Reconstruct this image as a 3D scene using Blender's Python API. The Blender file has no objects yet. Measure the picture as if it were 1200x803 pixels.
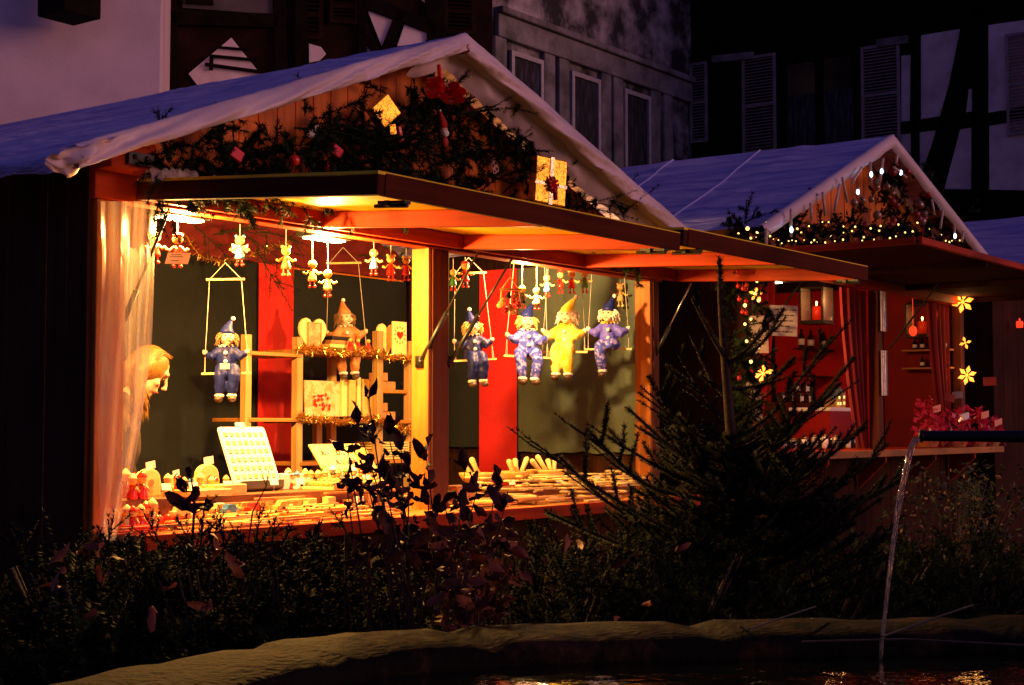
import bpy, math, random
from mathutils import Vector, Matrix, noise
R = math.radians
V = Vector
scene = bpy.context.scene
C = scene.collection
rnd = random.Random(7)
U = rnd.uniform
# ---------------------------------------------------------------- camera model (source picture 1200 x 803)
EYE = 1.34
FPX = 1770.0
PITCH = math.atan(98.5 / FPX)
YAW = math.atan2(.592, .806)
fwd = V((math.cos(YAW) * math.cos(PITCH), math.sin(YAW) * math.cos(PITCH), math.sin(PITCH)))
right = V((math.sin(YAW), -math.cos(YAW), 0))
up = right.cross(fwd)
CAM = V((0, 0, EYE))
hf = V((math.cos(YAW), math.sin(YAW), 0))
def ray(px, py): return (fwd * FPX + right * (px - 600) + up * (401.5 - py)).normalized()
def RP(px, py, o, n):
    d = ray(px, py); return CAM + d * ((V(o) - CAM).dot(V(n)) / d.dot(V(n)))
def RX(px, py, X): return RP(px, py, (X, 0, 0), (1, 0, 0))
def RY(px, py, Y): return RP(px, py, (0, Y, 0), (0, 1, 0))
def RZ(px, py, Z): return RP(px, py, (0, 0, Z), (0, 0, 1))
def RD(px, py, D): return RP(px, py, hf * D, hf)
def LD(lat, D, z=0): return hf * D + right * lat + V((0, 0, z))
def PY(px, Y):            # plan point under picture column px on the plane y = Y
    p = RY(px, 470, Y); return V((p.x, p.y, 0))
# ---------------------------------------------------------------- mesh builder
class MB:
    def __init__(s): s.v = []; s.f = []
    def add(s, vs, fs):
        n = len(s.v); s.v += [V(v) for v in vs]; s.f += [tuple(i + n for i in f) for f in fs]; return s
    def box(s, lo, hi):
        x0, y0, z0 = lo; x1, y1, z1 = hi
        return s.add([(x0,y0,z0),(x1,y0,z0),(x1,y1,z0),(x0,y1,z0),(x0,y0,z1),(x1,y0,z1),(x1,y1,z1),(x0,y1,z1)],
                     [(0,3,2,1),(4,5,6,7),(0,1,5,4),(1,2,6,5),(2,3,7,6),(3,0,4,7)])
    def obox(s, c, ax, ay, az):   # centre and three half-axis vectors
        c = V(c); ax = V(ax); ay = V(ay); az = V(az)
        vs = [c + ax*i + ay*j + az*k for k in (-1,1) for (i,j) in ((-1,-1),(1,-1),(1,1),(-1,1))]
        return s.add(vs, [(0,3,2,1),(4,5,6,7),(0,1,5,4),(1,2,6,5),(2,3,7,6),(3,0,4,7)])
    def beam(s, p0, p1, w, h, upv=(0,0,1)):
        p0 = V(p0); p1 = V(p1); d = p1 - p0; L = d.length; d.normalize()
        u = V(upv); sd = d.cross(u)
        if sd.length < 1e-4: sd = d.cross(V((1,0,0)))
        sd.normalize(); u = sd.cross(d)
        return s.obox((p0+p1)/2, d*L/2, sd*w/2, u*h/2)
    def tube(s, pts, r, seg=8, cap=True):
        pts = [V(p) for p in pts]; n = len(pts)
        rs = r if isinstance(r, (list, tuple)) else [r]*n
        base = len(s.v); prev = None
        for i, p in enumerate(pts):
            d = pts[min(i+1,n-1)] - pts[max(i-1,0)]
            if d.length < 1e-9: d = V((0,0,1))
            d.normalize()
            if prev is None:
                a = d.cross(V((0,0,1)))
                if a.length < .05: a = d.cross(V((0,1,0)))
            else: a = prev - d*prev.dot(d)
            a.normalize(); prev = a; b = d.cross(a)
            for k in range(seg):
                t = 2*math.pi*k/seg; s.v.append(p + (a*math.cos(t) + b*math.sin(t))*rs[i])
        for i in range(n-1):
            for k in range(seg):
                k2 = (k+1) % seg
                s.f.append((base+i*seg+k, base+i*seg+k2, base+(i+1)*seg+k2, base+(i+1)*seg+k))
        if cap:
            s.f.append(tuple(base+k for k in range(seg))[::-1]); s.f.append(tuple(base+(n-1)*seg+k for k in range(seg)))
        return s
    def ball(s, c, r, seg=12, rings=8):
        c = V(c); rx, ry, rz = r if isinstance(r, (tuple, list)) else (r, r, r)
        base = len(s.v); s.v.append(c + V((0,0,rz)))
        for i in range(1, rings):
            t = math.pi*i/rings
            for k in range(seg):
                a = 2*math.pi*k/seg
                s.v.append(c + V((rx*math.sin(t)*math.cos(a), ry*math.sin(t)*math.sin(a), rz*math.cos(t))))
        s.v.append(c - V((0,0,rz))); last = len(s.v)-1
        for k in range(seg):
            k2 = (k+1) % seg
            s.f.append((base, base+1+k, base+1+k2)); s.f.append((last, base+1+(rings-2)*seg+k2, base+1+(rings-2)*seg+k))
            for i in range(rings-2):
                s.f.append((base+1+i*seg+k, base+1+(i+1)*seg+k, base+1+(i+1)*seg+k2, base+1+i*seg+k2))
        return s
    def lathe(s, c, prof, seg=16, M=None):
        c = V(c); M = M or Matrix.Identity(3); base = len(s.v); n = len(prof)
        for r, z in prof:
            for k in range(seg):
                a = 2*math.pi*k/seg; s.v.append(c + M @ V((r*math.cos(a), r*math.sin(a), z)))
        for i in range(n-1):
            for k in range(seg):
                k2 = (k+1) % seg; s.f.append((base+i*seg+k, base+i*seg+k2, base+(i+1)*seg+k2, base+(i+1)*seg+k))
        s.f.append(tuple(base+k for k in range(seg))[::-1]); s.f.append(tuple(base+(n-1)*seg+k for k in range(seg)))
        return s
    def prism(s, pts, nrm):      # outline points (3-D) extruded by nrm
        n = len(pts); b = len(s.v); nrm = V(nrm)
        s.v += [V(p) for p in pts] + [V(p)+nrm for p in pts]
        s.f.append(tuple(b+i for i in range(n))[::-1]); s.f.append(tuple(b+n+i for i in range(n)))
        for i in range(n): j = (i+1) % n; s.f.append((b+i, b+j, b+n+j, b+n+i))
        return s
    def grid(s, fn, nu, nv):
        b = len(s.v)
        for j in range(nv+1):
            for i in range(nu+1): s.v.append(V(fn(i/nu, j/nv)))
        for j in range(nv):
            for i in range(nu):
                a = b + j*(nu+1) + i; s.f.append((a, a+1, a+nu+2, a+nu+1))
        return s
    def xf(s, M):
        s.v = [M @ v for v in s.v]; return s
def world_loc(o):
    p = V((0,0,0))
    while o is not None: p += o.location; o = o.parent
    return p
def P(name, mb, mat, parent=None, label=None, smooth=False, bevel=0, solid=0, loc=None, sub=0, remesh=0, disp=None):
    """one mesh object; vertices of mb are in world space and made local to parent / loc"""
    me = bpy.data.meshes.new(name)
    o = bpy.data.objects.new(name, me); C.objects.link(o)
    if parent is not None: o.parent = parent; org = world_loc(parent)
    else:
        org = V(loc) if loc is not None else (min_base(mb.v)); o.location = org
    me.from_pydata([v - org for v in mb.v], [], mb.f)
    for m in (mat if isinstance(mat, list) else [mat]): me.materials.append(m)
    if smooth: me.polygons.foreach_set('use_smooth', [True]*len(me.polygons))
    me.update()
    if label: o['label'] = label
    if remesh:
        m = o.modifiers.new('r', 'REMESH'); m.mode = 'VOXEL'; m.voxel_size = remesh; m.use_smooth_shade = True
        m = o.modifiers.new('sm', 'SMOOTH'); m.iterations = 3; m.factor = .5
    if disp:
        t = bpy.data.textures.get('cl%g' % disp[0]) or bpy.data.textures.new('cl%g' % disp[0], 'CLOUDS'); t.noise_scale = disp[0]
        m = o.modifiers.new('d', 'DISPLACE'); m.texture = t; m.strength = disp[1]
    if solid: m = o.modifiers.new('s', 'SOLIDIFY'); m.thickness = solid; m.offset = 0
    if bevel: m = o.modifiers.new('b', 'BEVEL'); m.width = bevel; m.segments = 2; m.limit_method = 'ANGLE'
    if sub: m = o.modifiers.new('u', 'SUBSURF'); m.levels = sub; m.render_levels = sub
    return o
def min_base(vs):
    return V((sum(v.x for v in vs)/len(vs), sum(v.y for v in vs)/len(vs), min(v.z for v in vs)))
def T(name, label, cat, loc, group=None, rz=0):
    o = bpy.data.objects.new(name, None); C.objects.link(o); o.empty_display_size = .1
    o.location = V(loc); o.rotation_euler = (0, 0, rz); o['label'] = label; o['category'] = cat
    if group: o['group'] = group
    return o
def tag(o, label, cat, group=None, kind=None):
    if label: o['label'] = label
    if cat: o['category'] = cat
    if group: o['group'] = group
    if kind: o['kind'] = kind
    return o
def struct(o, kind='structure'): o['kind'] = kind; return o
def dup(root, loc, rz=None, label=None, group=None, sc=None):
    def cp(o, par):
        c = o.copy(); C.objects.link(c)
        if par is not None: c.parent = par
        for ch in list(o.children): cp(ch, c)
        return c
    r = cp(root, None); r.location = V(loc)
    if rz is not None: r.rotation_euler = (0, 0, rz) if not isinstance(rz, tuple) else rz
    if sc is not None: r.scale = (sc, sc, sc) if not isinstance(sc, tuple) else sc
    if label: r['label'] = label
    if group: r['group'] = group
    return r
# ---------------------------------------------------------------- materials
MATS = {}
def mat(name, col, rough=.6, var=.25, scale=6, bump=.0, bscale=None, metal=0, spec=.5, emit=None, estr=0, col2=None, stretch=None, alpha=1, trans=0, coat=0, sheen=0, tw=0, thr=None):
    m = bpy.data.materials.new(name); m.use_nodes = True; nt = m.node_tree; N = nt.nodes; L = nt.links
    b = N['Principled BSDF']; c = tuple(col) + (1,)
    b.inputs['Roughness'].default_value = rough; b.inputs['Metallic'].default_value = metal
    b.inputs['Specular IOR Level'].default_value = spec; b.inputs['Coat Weight'].default_value = coat
    b.inputs['Sheen Weight'].default_value = sheen
    b.inputs['Transmission Weight'].default_value = trans; b.inputs['Alpha'].default_value = alpha
    tc = N.new('ShaderNodeTexCoord'); mp = N.new('ShaderNodeMapping'); L.new(tc.outputs['Object'], mp.inputs[0])
    if stretch: mp.inputs['Scale'].default_value = stretch
    if var or col2:
        n = N.new('ShaderNodeTexNoise'); n.inputs['Scale'].default_value = scale; n.inputs['Detail'].default_value = 6; n.inputs['Roughness'].default_value = .62
        L.new(mp.outputs[0], n.inputs['Vector'])
        r = N.new('ShaderNodeValToRGB'); L.new(n.outputs['Fac'], r.inputs[0])
        a, z = (thr or (.3, .72)); r.color_ramp.elements[0].position = a; r.color_ramp.elements[1].position = z
        if col2: e0, e1 = c, tuple(col2)+(1,)
        else: e0 = tuple(x*(1-var) for x in col)+(1,); e1 = tuple(min(1, x*(1+var)) for x in col)+(1,)
        r.color_ramp.elements[0].color = e0; r.color_ramp.elements[1].color = e1
        L.new(r.outputs[0], b.inputs['Base Color'])
    else: b.inputs['Base Color'].default_value = c
    if bump:
        n2 = N.new('ShaderNodeTexNoise'); n2.inputs['Scale'].default_value = bscale or scale*4; n2.inputs['Detail'].default_value = 5
        L.new(mp.outputs[0], n2.inputs['Vector'])
        bp = N.new('ShaderNodeBump'); bp.inputs['Strength'].default_value = bump; bp.inputs['Distance'].default_value = .01
        L.new(n2.outputs['Fac'], bp.inputs['Height']); L.new(bp.outputs[0], b.inputs['Normal'])
    if emit: b.inputs['Emission Color'].default_value = tuple(emit)+(1,); b.inputs['Emission Strength'].default_value = estr
    if tw:
        tr = N.new('ShaderNodeBsdfTranslucent'); tr.inputs[0].default_value = c
        mx = N.new('ShaderNodeMixShader'); mx.inputs[0].default_value = tw
        L.new(b.outputs[0], mx.inputs[1]); L.new(tr.outputs[0], mx.inputs[2]); L.new(mx.outputs[0], N['Material Output'].inputs[0])
    MATS[name] = m; return m
def wood(name, col, axis='x', rough=.55, contrast=.45, fine=1.0, knots=True):
    """grain bands along an axis plus knots and fine pores"""
    m = mat(name, col, rough, var=0); nt = m.node_tree; N = nt.nodes; L = nt.links; b = N['Principled BSDF']
    mp = N['Mapping']; sc = {'x': (1.2, 22, 22), 'y': (22, 1.2, 22), 'z': (22, 22, 1.2)}[axis]
    mp.inputs['Scale'].default_value = tuple(s*fine for s in sc)
    n = N.new('ShaderNodeTexNoise'); n.inputs['Scale'].default_value = 1; n.inputs['Detail'].default_value = 8; n.inputs['Distortion'].default_value = .6
    L.new(mp.outputs[0], n.inputs['Vector'])
    n3 = N.new('ShaderNodeTexNoise'); n3.inputs['Scale'].default_value = 2.2; n3.inputs['Detail'].default_value = 3; L.new(N['Texture Coordinate'].outputs['Object'], n3.inputs['Vector'])
    ad = N.new('ShaderNodeMath'); ad.operation = 'ADD'; L.new(n.outputs['Fac'], ad.inputs[0]); L.new(n3.outputs['Fac'], ad.inputs[1])
    r = N.new('ShaderNodeValToRGB'); L.new(ad.outputs[0], r.inputs[0]); ad.use_clamp = False
    mul = N.new('ShaderNodeMath'); mul.operation = 'MULTIPLY'; mul.inputs[1].default_value = .5; L.new(ad.outputs[0], mul.inputs[0]); L.new(mul.outputs[0], r.inputs[0])
    e = r.color_ramp.elements; e[0].position = .36; e[1].position = .62
    e[0].color = tuple(x*(1-contrast) for x in col)+(1,); e[1].color = tuple(min(1, x*(1+contrast*.6)) for x in col)+(1,)
    L.new(r.outputs[0], b.inputs['Base Color'])
    bp = N.new('ShaderNodeBump'); bp.inputs['Strength'].default_value = .25; bp.inputs['Distance'].default_value = .004
    L.new(n.outputs['Fac'], bp.inputs['Height']); L.new(bp.outputs[0], b.inputs['Normal'])
    return m
W = wood('pine_x', (.46, .19, .03), 'x'); WY = wood('pine_y', (.55, .26, .05), 'y'); WZ = wood('pine_z', (.55, .30, .11), 'z')
WR = wood('redwood_x', (.40, .038, .004), 'x'); WRY = wood('redwood_y', (.42, .042, .004), 'y'); WRZ = wood('redwood_z', (.22, .07, .025), 'z')
WD = wood('dark_stained_x', (.085, .014, .004), 'x', .8); WDY = wood('dark_stained_y', (.06, .011, .004), 'y', .8)
for m_ in (WD, WDY): m_.node_tree.nodes['Principled BSDF'].inputs['Specular IOR Level'].default_value = .1; WDZ = wood('dark_stained_z', (.05, .02, .012), 'z')
PLY = wood('ply_sheet', (.95, .64, .03), 'x', fine=.4, contrast=.22)
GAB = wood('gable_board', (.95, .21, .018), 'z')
TOYW = mat('toy_wood', (.76, .47, .13), .45, .18, 30, .1)
TOYL = mat('pale_toy_wood', (.90, .70, .27), .45, .12, 30, .1)
TOYD = mat('brick_toy_wood', (.5, .22, .08), .5, .2, 30)
WHT = mat('white_card', (.88, .88, .90), .5, .04, 12)
REDP = mat('red_lacquer', (.62, .02, .012), .25, .12, 20, coat=.4)
BLUEP = mat('blue_lacquer', (.06, .22, .55), .3, .12, 20, coat=.3)
GREENP = mat('green_lacquer', (.06, .25, .05), .3, .12, 20)
BLACK = mat('black_metal', (.018, .017, .016), .42, .3, 30, metal=.3)
CHROME = mat('worn_steel', (.55, .53, .5), .3, .2, 30, metal=1)
STRING = mat('white_string', (.50, .44, .34), .8, .1, 40)
def cloth(name, col, weave=.35, wr=.9, sheen=.2):
    m = mat(name, col, wr, .22, 3, .0, sheen=sheen); nt = m.node_tree; N = nt.nodes; L = nt.links
    n = N.new('ShaderNodeTexNoise'); n.inputs['Scale'].default_value = 5; n.inputs['Detail'].default_value = 8
    L.new(N['Mapping'].outputs[0], n.inputs['Vector'])
    w = N.new('ShaderNodeTexNoise'); w.inputs['Scale'].default_value = 160; L.new(N['Mapping'].outputs[0], w.inputs['Vector'])
    a = N.new('ShaderNodeMath'); a.operation = 'MULTIPLY_ADD'; a.inputs[1].default_value = .25; L.new(w.outputs['Fac'], a.inputs[0]); L.new(n.outputs['Fac'], a.inputs[2])
    bp = N.new('ShaderNodeBump'); bp.inputs['Strength'].default_value = weave; bp.inputs['Distance'].default_value = .02
    L.new(a.outputs[0], bp.inputs['Height']); L.new(bp.outputs[0], N['Principled BSDF'].inputs['Normal'])
    return m
for m_ in (WR, WRY, PLY): m_.node_tree.nodes['Principled BSDF'].inputs['Specular IOR Level'].default_value = .12
CLB = cloth('black_cloth', (.0055, .0085, .008), sheen=0); CLR = cloth('red_cloth', (.62, .01, .008)); CLO = cloth('olive_cloth', (.085, .115, .085))
CLRD = cloth('dark_red_cloth', (.24, .008, .008))
# ================================================================ setting: ground, basin water, houses
COB = mat('cobbles', (.05, .047, .05), .55, .4, 3, .3)
nt = COB.node_tree; vo = nt.nodes.new('ShaderNodeTexVoronoi'); vo.inputs['Scale'].default_value = 8; vo.feature = 'DISTANCE_TO_EDGE'
nt.links.new(nt.nodes['Texture Coordinate'].outputs['Object'], vo.inputs['Vector'])
bp = nt.nodes.new('ShaderNodeBump'); bp.inputs['Strength'].default_value = .8; bp.inputs['Distance'].default_value = .03
nt.links.new(vo.outputs['Distance'], bp.inputs['Height']); nt.links.new(bp.outputs[0], nt.nodes['Principled BSDF'].inputs['Normal'])
struct(P('ground', MB().add([(-60,-60,0),(90,-60,0),(90,90,0),(-60,90,0)], [(0,1,2,3)]), COB, loc=(0,0,0)))

class Frame:
    """wall plane: origin o, unit u along the wall, n outward"""
    def __init__(s, o, u):
        s.o = V(o); s.u = V(u).normalized(); s.n = V((s.u.y, -s.u.x, 0))
        if s.n.dot(CAM - s.o) < 0: s.n = -s.n
    def p(s, a, z, c=0): return s.o + s.u*a + s.n*c + V((0,0,z))
    def px(s, x, y):
        q = RP(x, y, s.o, s.n); return (q - s.o).dot(s.u), q.z
    def box(s, mb, a0, a1, z0, z1, c0, c1):
        return mb.obox(s.p((a0+a1)/2, (z0+z1)/2, (c0+c1)/2), s.u*(a1-a0)/2, s.n*(c1-c0)/2, V((0,0,(z1-z0)/2)))
    def poly(s, mb, pix, c0, c1):
        pts = [s.p(*s.px(*q), c0) for q in pix]; return mb.prism(pts, s.n*(c1-c0))

PLA = mat('lilac_plaster', (.74, .58, .62), .9, .18, 1.3, .12, 40)
PLW = mat('infill_plaster', (.80, .66, .72), .9, .3, 2.0, .15, 30)
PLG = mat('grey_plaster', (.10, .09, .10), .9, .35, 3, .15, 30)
TIM = mat('old_timber', (.010, .006, .005), .9, .5, 8, .3, 30, spec=.05)
TIR = mat('dark_house_board', (.022, .009, .007), .9, .5, 4, .3, 20, spec=.05)
STO = mat('grimy_stone', (.030, .030, .036), .9, .2, 1.3, .8, 9, col2=(.55, .50, .56), thr=(.44, .64))
STP = mat('dressed_stone', (.10, .10, .105), .85, .3, 2.5, .4, 14, col2=(.36, .34, .38), thr=(.35, .7))
FRM = mat('window_paint', (.5, .48, .52), .6, .2, 10)
GLS = mat('window_glass', (.012, .014, .018), .12, .4, 1.2, .03, 3)
LAC = mat('lace_curtain', (.012, .012, .018), .9, .2, 9, col2=(.10, .10, .15), thr=(.45, .75), stretch=(2.5,2.5,.35))
SHU = mat('shutter_paint', (.32, .27, .30), .7, .3, 6, .2)
RTI = mat('roof_tile', (.06, .035, .03), .85, .4, 5, .4)

# --- pale plastered house at the far left
D1 = Frame(RD(187, 300, 12.5).xy.to_3d(), (-.747, .665, 0))
h = T('plastered_house', 'pale lilac plastered house wall with a dark box bracket high up, behind the big stall', 'house', D1.o)
mb = MB(); D1.box(mb, 0, 7, 0, 8.5, -5, 0); P('wall', mb, PLA, h, bevel=.02)
mb = MB(); mb.prism([D1.p(-.4, 8.5, .4), D1.p(7.4, 8.5, .4), D1.p(7.4, 10.8, -2.5), D1.p(-.4, 10.8, -2.5)], -D1.n*.02 + V((0,0,-.15)))
mb.prism([D1.p(-.4, 8.5, -5.4), D1.p(7.4, 8.5, -5.4), D1.p(7.4, 10.8, -2.5), D1.p(-.4, 10.8, -2.5)], V((0,0,-.15))); P('roof', mb, RTI, h)
q = RD(91, 30, 12.2); mb = MB()
mb.box((q.x-.36, q.y-.30, q.z), (q.x, q.y+.05, q.z+.62)); P('box_bracket', mb, TIM, h, bevel=.015)
# --- timber framed house left of centre
D2 = Frame(RD(380, 300, 17).xy.to_3d(), (.747, -.665, 0))
h = T('timber_framed_house', 'dark timber framed house with pale infill panels seen above the big stall roof', 'house', D2.o)
a0 = D2.px(187, 60)[0]-3; a1 = D2.px(577, 60)[0]
mb = MB(); D2.box(mb, a0, a1, 0, 9.5, -6, 0); P('wall', mb, TIR, h)
mb = MB(); mb.prism([D2.p(a0-.3, 9.5, .5), D2.p(a1+.2, 9.5, .5), D2.p(a1+.2, 12, -3), D2.p(a0-.3, 12, -3)], V((0,0,-.2)))
mb.prism([D2.p(a0-.3, 9.5, -6.5), D2.p(a1+.2, 9.5, -6.5), D2.p(a1+.2, 12, -3), D2.p(a0-.3, 12, -3)], V((0,0,-.2))); P('roof', mb, RTI, h)
for pix in ([(271,45),(307,90),(300,112),(240,112),(221,87)], [(362,52),(376,56),(382,64),(374,72),(362,74)], [(428,7),(465,19),(449,60)],
            [(476,23),(504,31),(504,50),(465,55)], [(486,-6),(504,-6),(504,10)], [(427,38),(436,66),(427,68)]):
    mb = MB(); D2.poly(mb, pix[::-1], .012, .03); P('infill_panel', mb, PLW, h)
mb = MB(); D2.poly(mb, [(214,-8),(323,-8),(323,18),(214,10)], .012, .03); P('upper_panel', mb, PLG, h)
for (x0,y0,x1,y1,w) in ((240,77,306,86,.035),(246,67,300,72,.03),(256,57,290,60,.025)):
    mb = MB(); mb.beam(D2.p(*D2.px(x0,y0), .06), D2.p(*D2.px(x1,y1), .06), .03, w); P('balcony_rail', mb, TIM, h)
mb = MB(); mb.beam(D2.p(*D2.px(248,66), .07), D2.p(*D2.px(247,84), .07), .03, .045); P('rail_post', mb, TIM, h); mb = MB(); mb.beam(D2.p(*D2.px(217,3), .06), D2.p(*D2.px(250,5), .06), .04, .05)
P('balcony_rail', mb, TIM, h)
def timbers(fr, segs, c, mt, name, par):
    for (x0,y0,x1,y1,w) in segs:
        mb = MB(); mb.beam(fr.p(*fr.px(x0,y0), c), fr.p(*fr.px(x1,y1), c), .07, w, upv=fr.u if abs(x1-x0) < abs(y1-y0) else (0,0,1)); P(name, mb, mt, par, bevel=.01)
timbers(D2, [(192,22,326,26,.16),(326,-10,330,95,.14),(352,-10,352,80,.14),(424,-10,424,80,.10),(508,-10,512,70,.22),(470,14,446,72,.11),(424,2,512,36,.16),(195,-10,200,110,.2),(424,36,446,70,.1)], .04, TIM, 'timber_beam', h)
def louvre_shutter(fr, a0, a1, z0, z1, par, c=.03, mt=None, name='shutter', nsl=None):
    mt = mt or SHU; mb = MB(); t = .045
    fr.box(mb, a0, a0+t, z0, z1, c, c+.035); fr.box(mb, a1-t, a1, z0, z1, c, c+.035)
    for z in (z0, (z0+z1)/2-t/2, z1-t): fr.box(mb, a0+t, a1-t, z, z+t, c, c+.033)
    n = nsl or int((z1-z0)/.055)
    for i in range(n):
        z = z0+t+(z1-z0-2*t)*(i+.5)/n
        q = fr.p((a0+a1)/2, z, c+.016); mb.obox(q, fr.u*((a1-a0)/2-t), fr.n*.016+V((0,0,-.010)), fr.n*.003+V((0,0,.005)))
    return P(name, mb, mt, par)
for (x0,y0,x1,y1) in ((347,-12,378,48),(520,-12,556,42),(386,-12,420,30)):
    A, z1 = D2.px(x0,y0); B, z0 = D2.px(x1,y1); louvre_shutter(D2, A, B, z0, z1, h, .03, TIR)
# --- grey stone house facing the square
D3 = Frame((17.2, 13, 0), (1, 0, 0))
h = T('grey_stone_house', 'grimy grey stone house with three tall windows above the gap between the stalls', 'house', (20, 13, 0))
mb = MB(); D3.box(mb, -.3, 6.0, 0, 10, -6, 0); P('wall', mb, STO, h, bevel=.02)
mb = MB(); mb.prism([(16.6,12.4,9.95),(23.4,12.4,9.95),(23.4,16,12.6),(16.6,16,12.6)], (0,0,.2)); mb.prism([(16.6,19.6,9.95),(23.4,19.6,9.95),(23.4,16,12.6),(16.6,16,12.6)], (0,0,.2)); P('roof', mb, RTI, h)
wins = [(17.60, 18.42), (19.18, 20.0), (20.72, 21.54)]
mb = MB(); D3.box(mb, .05, 5.7, 6.98, 7.32, .0, .10); D3.box(mb, .05, 5.7, 7.32, 7.42, .0, .17); P('lintel_band', mb, STP, h, bevel=.02)
for x in (17.32, 18.56, 18.95, 20.14, 20.5, 21.68, 22.1):
    mb = MB(); D3.box(mb, x-17.2-.14, x-17.2+.14, 4.5, 6.975, 0, .09); P('pilaster', mb, STP, h, bevel=.02)
mb = MB(); D3.box(mb, .05, 5.7, 4.3, 4.48, 0, .16); P('sill_band', mb, STP, h, bevel=.02)
for x0, x1 in wins:
    a, b = x0-17.2, x1-17.2; z0, z1 = 4.5, 6.85
    mb = MB(); D3.box(mb, a, b, z0, z1, .004, .02); w = P('window', mb, TIM, h)
    mb = MB(); t = .075
    for q in ((a, a+t, z0, z1), (b-t, b, z0, z1), (a+t, b-t, z1-t, z1), (a+t, b-t, z0, z0+t)): D3.box(mb, *q, .02, .075)
    P('frame', mb, FRM, w, bevel=.006)
    mb = MB(); D3.box(mb, a+t, b-t, z0+t, z1-t, .022, .03); P('pane', mb, GLS, w)
    mb = MB(); mb.grid(lambda s, q: D3.p(a+t+.02+(b-a-2*t-.04)*s, z0+t+(z1-z0-2*t)*q, .036+.006*math.sin(s*26)), 30, 4); P('net_curtain', mb, LAC, w)
# --- dark half-timbered house closing the right side
D4 = Frame((23.0, 12.98, 0), (0, -1, 0))
h = T('half_timbered_house', 'dark half timbered house with louvred shutters and pale panels behind the far stall', 'house', (23, 9, 0))
mb = MB(); D4.box(mb, 0, 11, 0, 10, -6, 0); P('wall', mb, TIM, h)
mb = MB(); mb.prism([(22.2,13.4,9.9),(22.2,1.7,9.9),(26,1.7,12.8),(26,13.4,12.8)], (0,0,.2)); mb.prism([(29.8,13.4,9.9),(29.8,1.7,9.9),(26,1.7,12.8),(26,13.4,12.8)], (0,0,.2)); P('roof', mb, RTI, h)
for pix in ([(1080,42),(1129,34),(1113,135),(1080,140)], [(1057,66),(1068,65),(1067,143),(1057,146)], [(1159,30),(1215,22),(1215,125),(1159,133)],
            [(1056,158),(1108,152),(1089,222),(1050,207)], [(1126,152),(1139,150),(1139,228),(1106,228)], [(1160,148),(1215,139),(1215,225),(1160,226)], [(1136,105),(1141,104),(1141,131),(1133,132)]):
    mb = MB(); D4.poly(mb, pix, .01, .03); P('infill_panel', mb, PLW, h)
timbers(D4, [(1074,30,1074,230,.13),(1148,10,1149,260,.2),(1050,150,1155,141,.16),(1155,140,1230,128,.16),(1050,232,1230,236,.3),(1135,25,1120,100,.16),(1120,100,1100,170,.16),(1100,170,1078,232,.16),
             (1020,34,1230,4,.2),(812,72,1020,34,.22)], .05, TIM, 'timber_beam', h)
for (x0,y0,x1,y1) in ((811,76,831,168),(872,69,911,182),(1011,57,1056,170),(1180,42,1222,158)):
    A, z1 = D4.px(x0, (y0)); B, _ = D4.px(x1, y0); _, z0 = D4.px((x0+x1)/2, y1); louvre_shutter(D4, A, B, z0, z1, h, .06, SHU)
for pix in ([(838,67),(886,62),(886,70),(838,75)], [(1030,48),(1066,43),(1066,52),(1030,57)]):
    mb = MB(); D4.poly(mb, pix, .02, .12); P('stone_lintel', mb, STP, h)
A, z1 = D4.px(915, 70); B, _ = D4.px(1008, 70); z0 = z1-2.0
mb = MB(); D4.box(mb, A, B, z0, z1, .005, .02); w = P('window', mb, TIM, h)
for k in range(2):
    m_ = (A+B)/2; p0 = A+.12 if k == 0 else m_+.08; p1 = m_-.08 if k == 0 else B-.12
    mb = MB(); D4.box(mb, p0, p1, z0+.1, z1-.12, .022, .03); P('pane', mb, GLS, w)
    mb = MB(); mb.grid(lambda s, q: D4.p(p0+(p1-p0)*s, z0+.1+(z1-z0-.75)*q, .04+.006*math.sin(s*24)), 24, 3); P('lace_curtain', mb, LAC, w)

# ================================================================ fountain basin in the foreground
RIMM = mat('shaded_stone_rim', (.006, .005, .004), .8, .5, 6, 1, 40, col2=(.060, .028, .017), thr=(.52, .74), spec=.06)  # unlit stone and its lit patches are painted into the colour
BASM = mat('basin_stone', (.07, .062, .055), .7, .4, 6, .5)
ctrl = [(-1.02,.75),(-1.12,1.6),(-1.08,2.4),(-.94,3.1),(-.62,3.72),(-.15,4.05),(.5,4.2),(1.3,4.3),(2.2,4.32),(3.0,4.0),(3.5,3.2),(3.5,1.6),(3.2,.75),(1.2,.6)]
def catmull(pts, n=8, closed=True):
    out = []; m = len(pts)
    for i in range(m if closed else m-1):
        p0, p1, p2, p3 = [V(pts[(i+k) % m] if closed else pts[max(0, min(m-1, i+k))]) for k in (-1,0,1,2)]
        for j in range(n):
            t = j/n; out.append(.5*((2*p1)+(p2-p0)*t+(2*p0-5*p1+4*p2-p3)*t*t+(3*p1-p0-3*p2+p3)*t**3))
    if not closed: out.append(V(pts[-1]))
    return out
loop = [V(p) for p in catmull([(a,b,0) for a,b in ctrl], 10)]
n_ = len(loop); cen = V((1.2, 2.4, 0))
def ringpt(i, inw, z):
    p = loop[i % n_]; t = (loop[(i+1) % n_]-loop[(i-1) % n_]).normalized(); nn = V((-t.y, t.x, 0))
    if nn.dot(cen-p) < 0: nn = -nn
    q = p + nn*inw; w = LD(q.x, q.y, z); nz = noise.noise(w*5)*.012 + noise.noise(w*17)*.005
    jt = .016 if i % 10 == 0 else 0
    return w + V((0,0,(nz - jt) if z > .7 else 0))
ft = T('fountain', 'stone fountain basin with a worn rim and a thin iron spout pouring water', 'fountain', LD(1.2, 2.4, 0))
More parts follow.
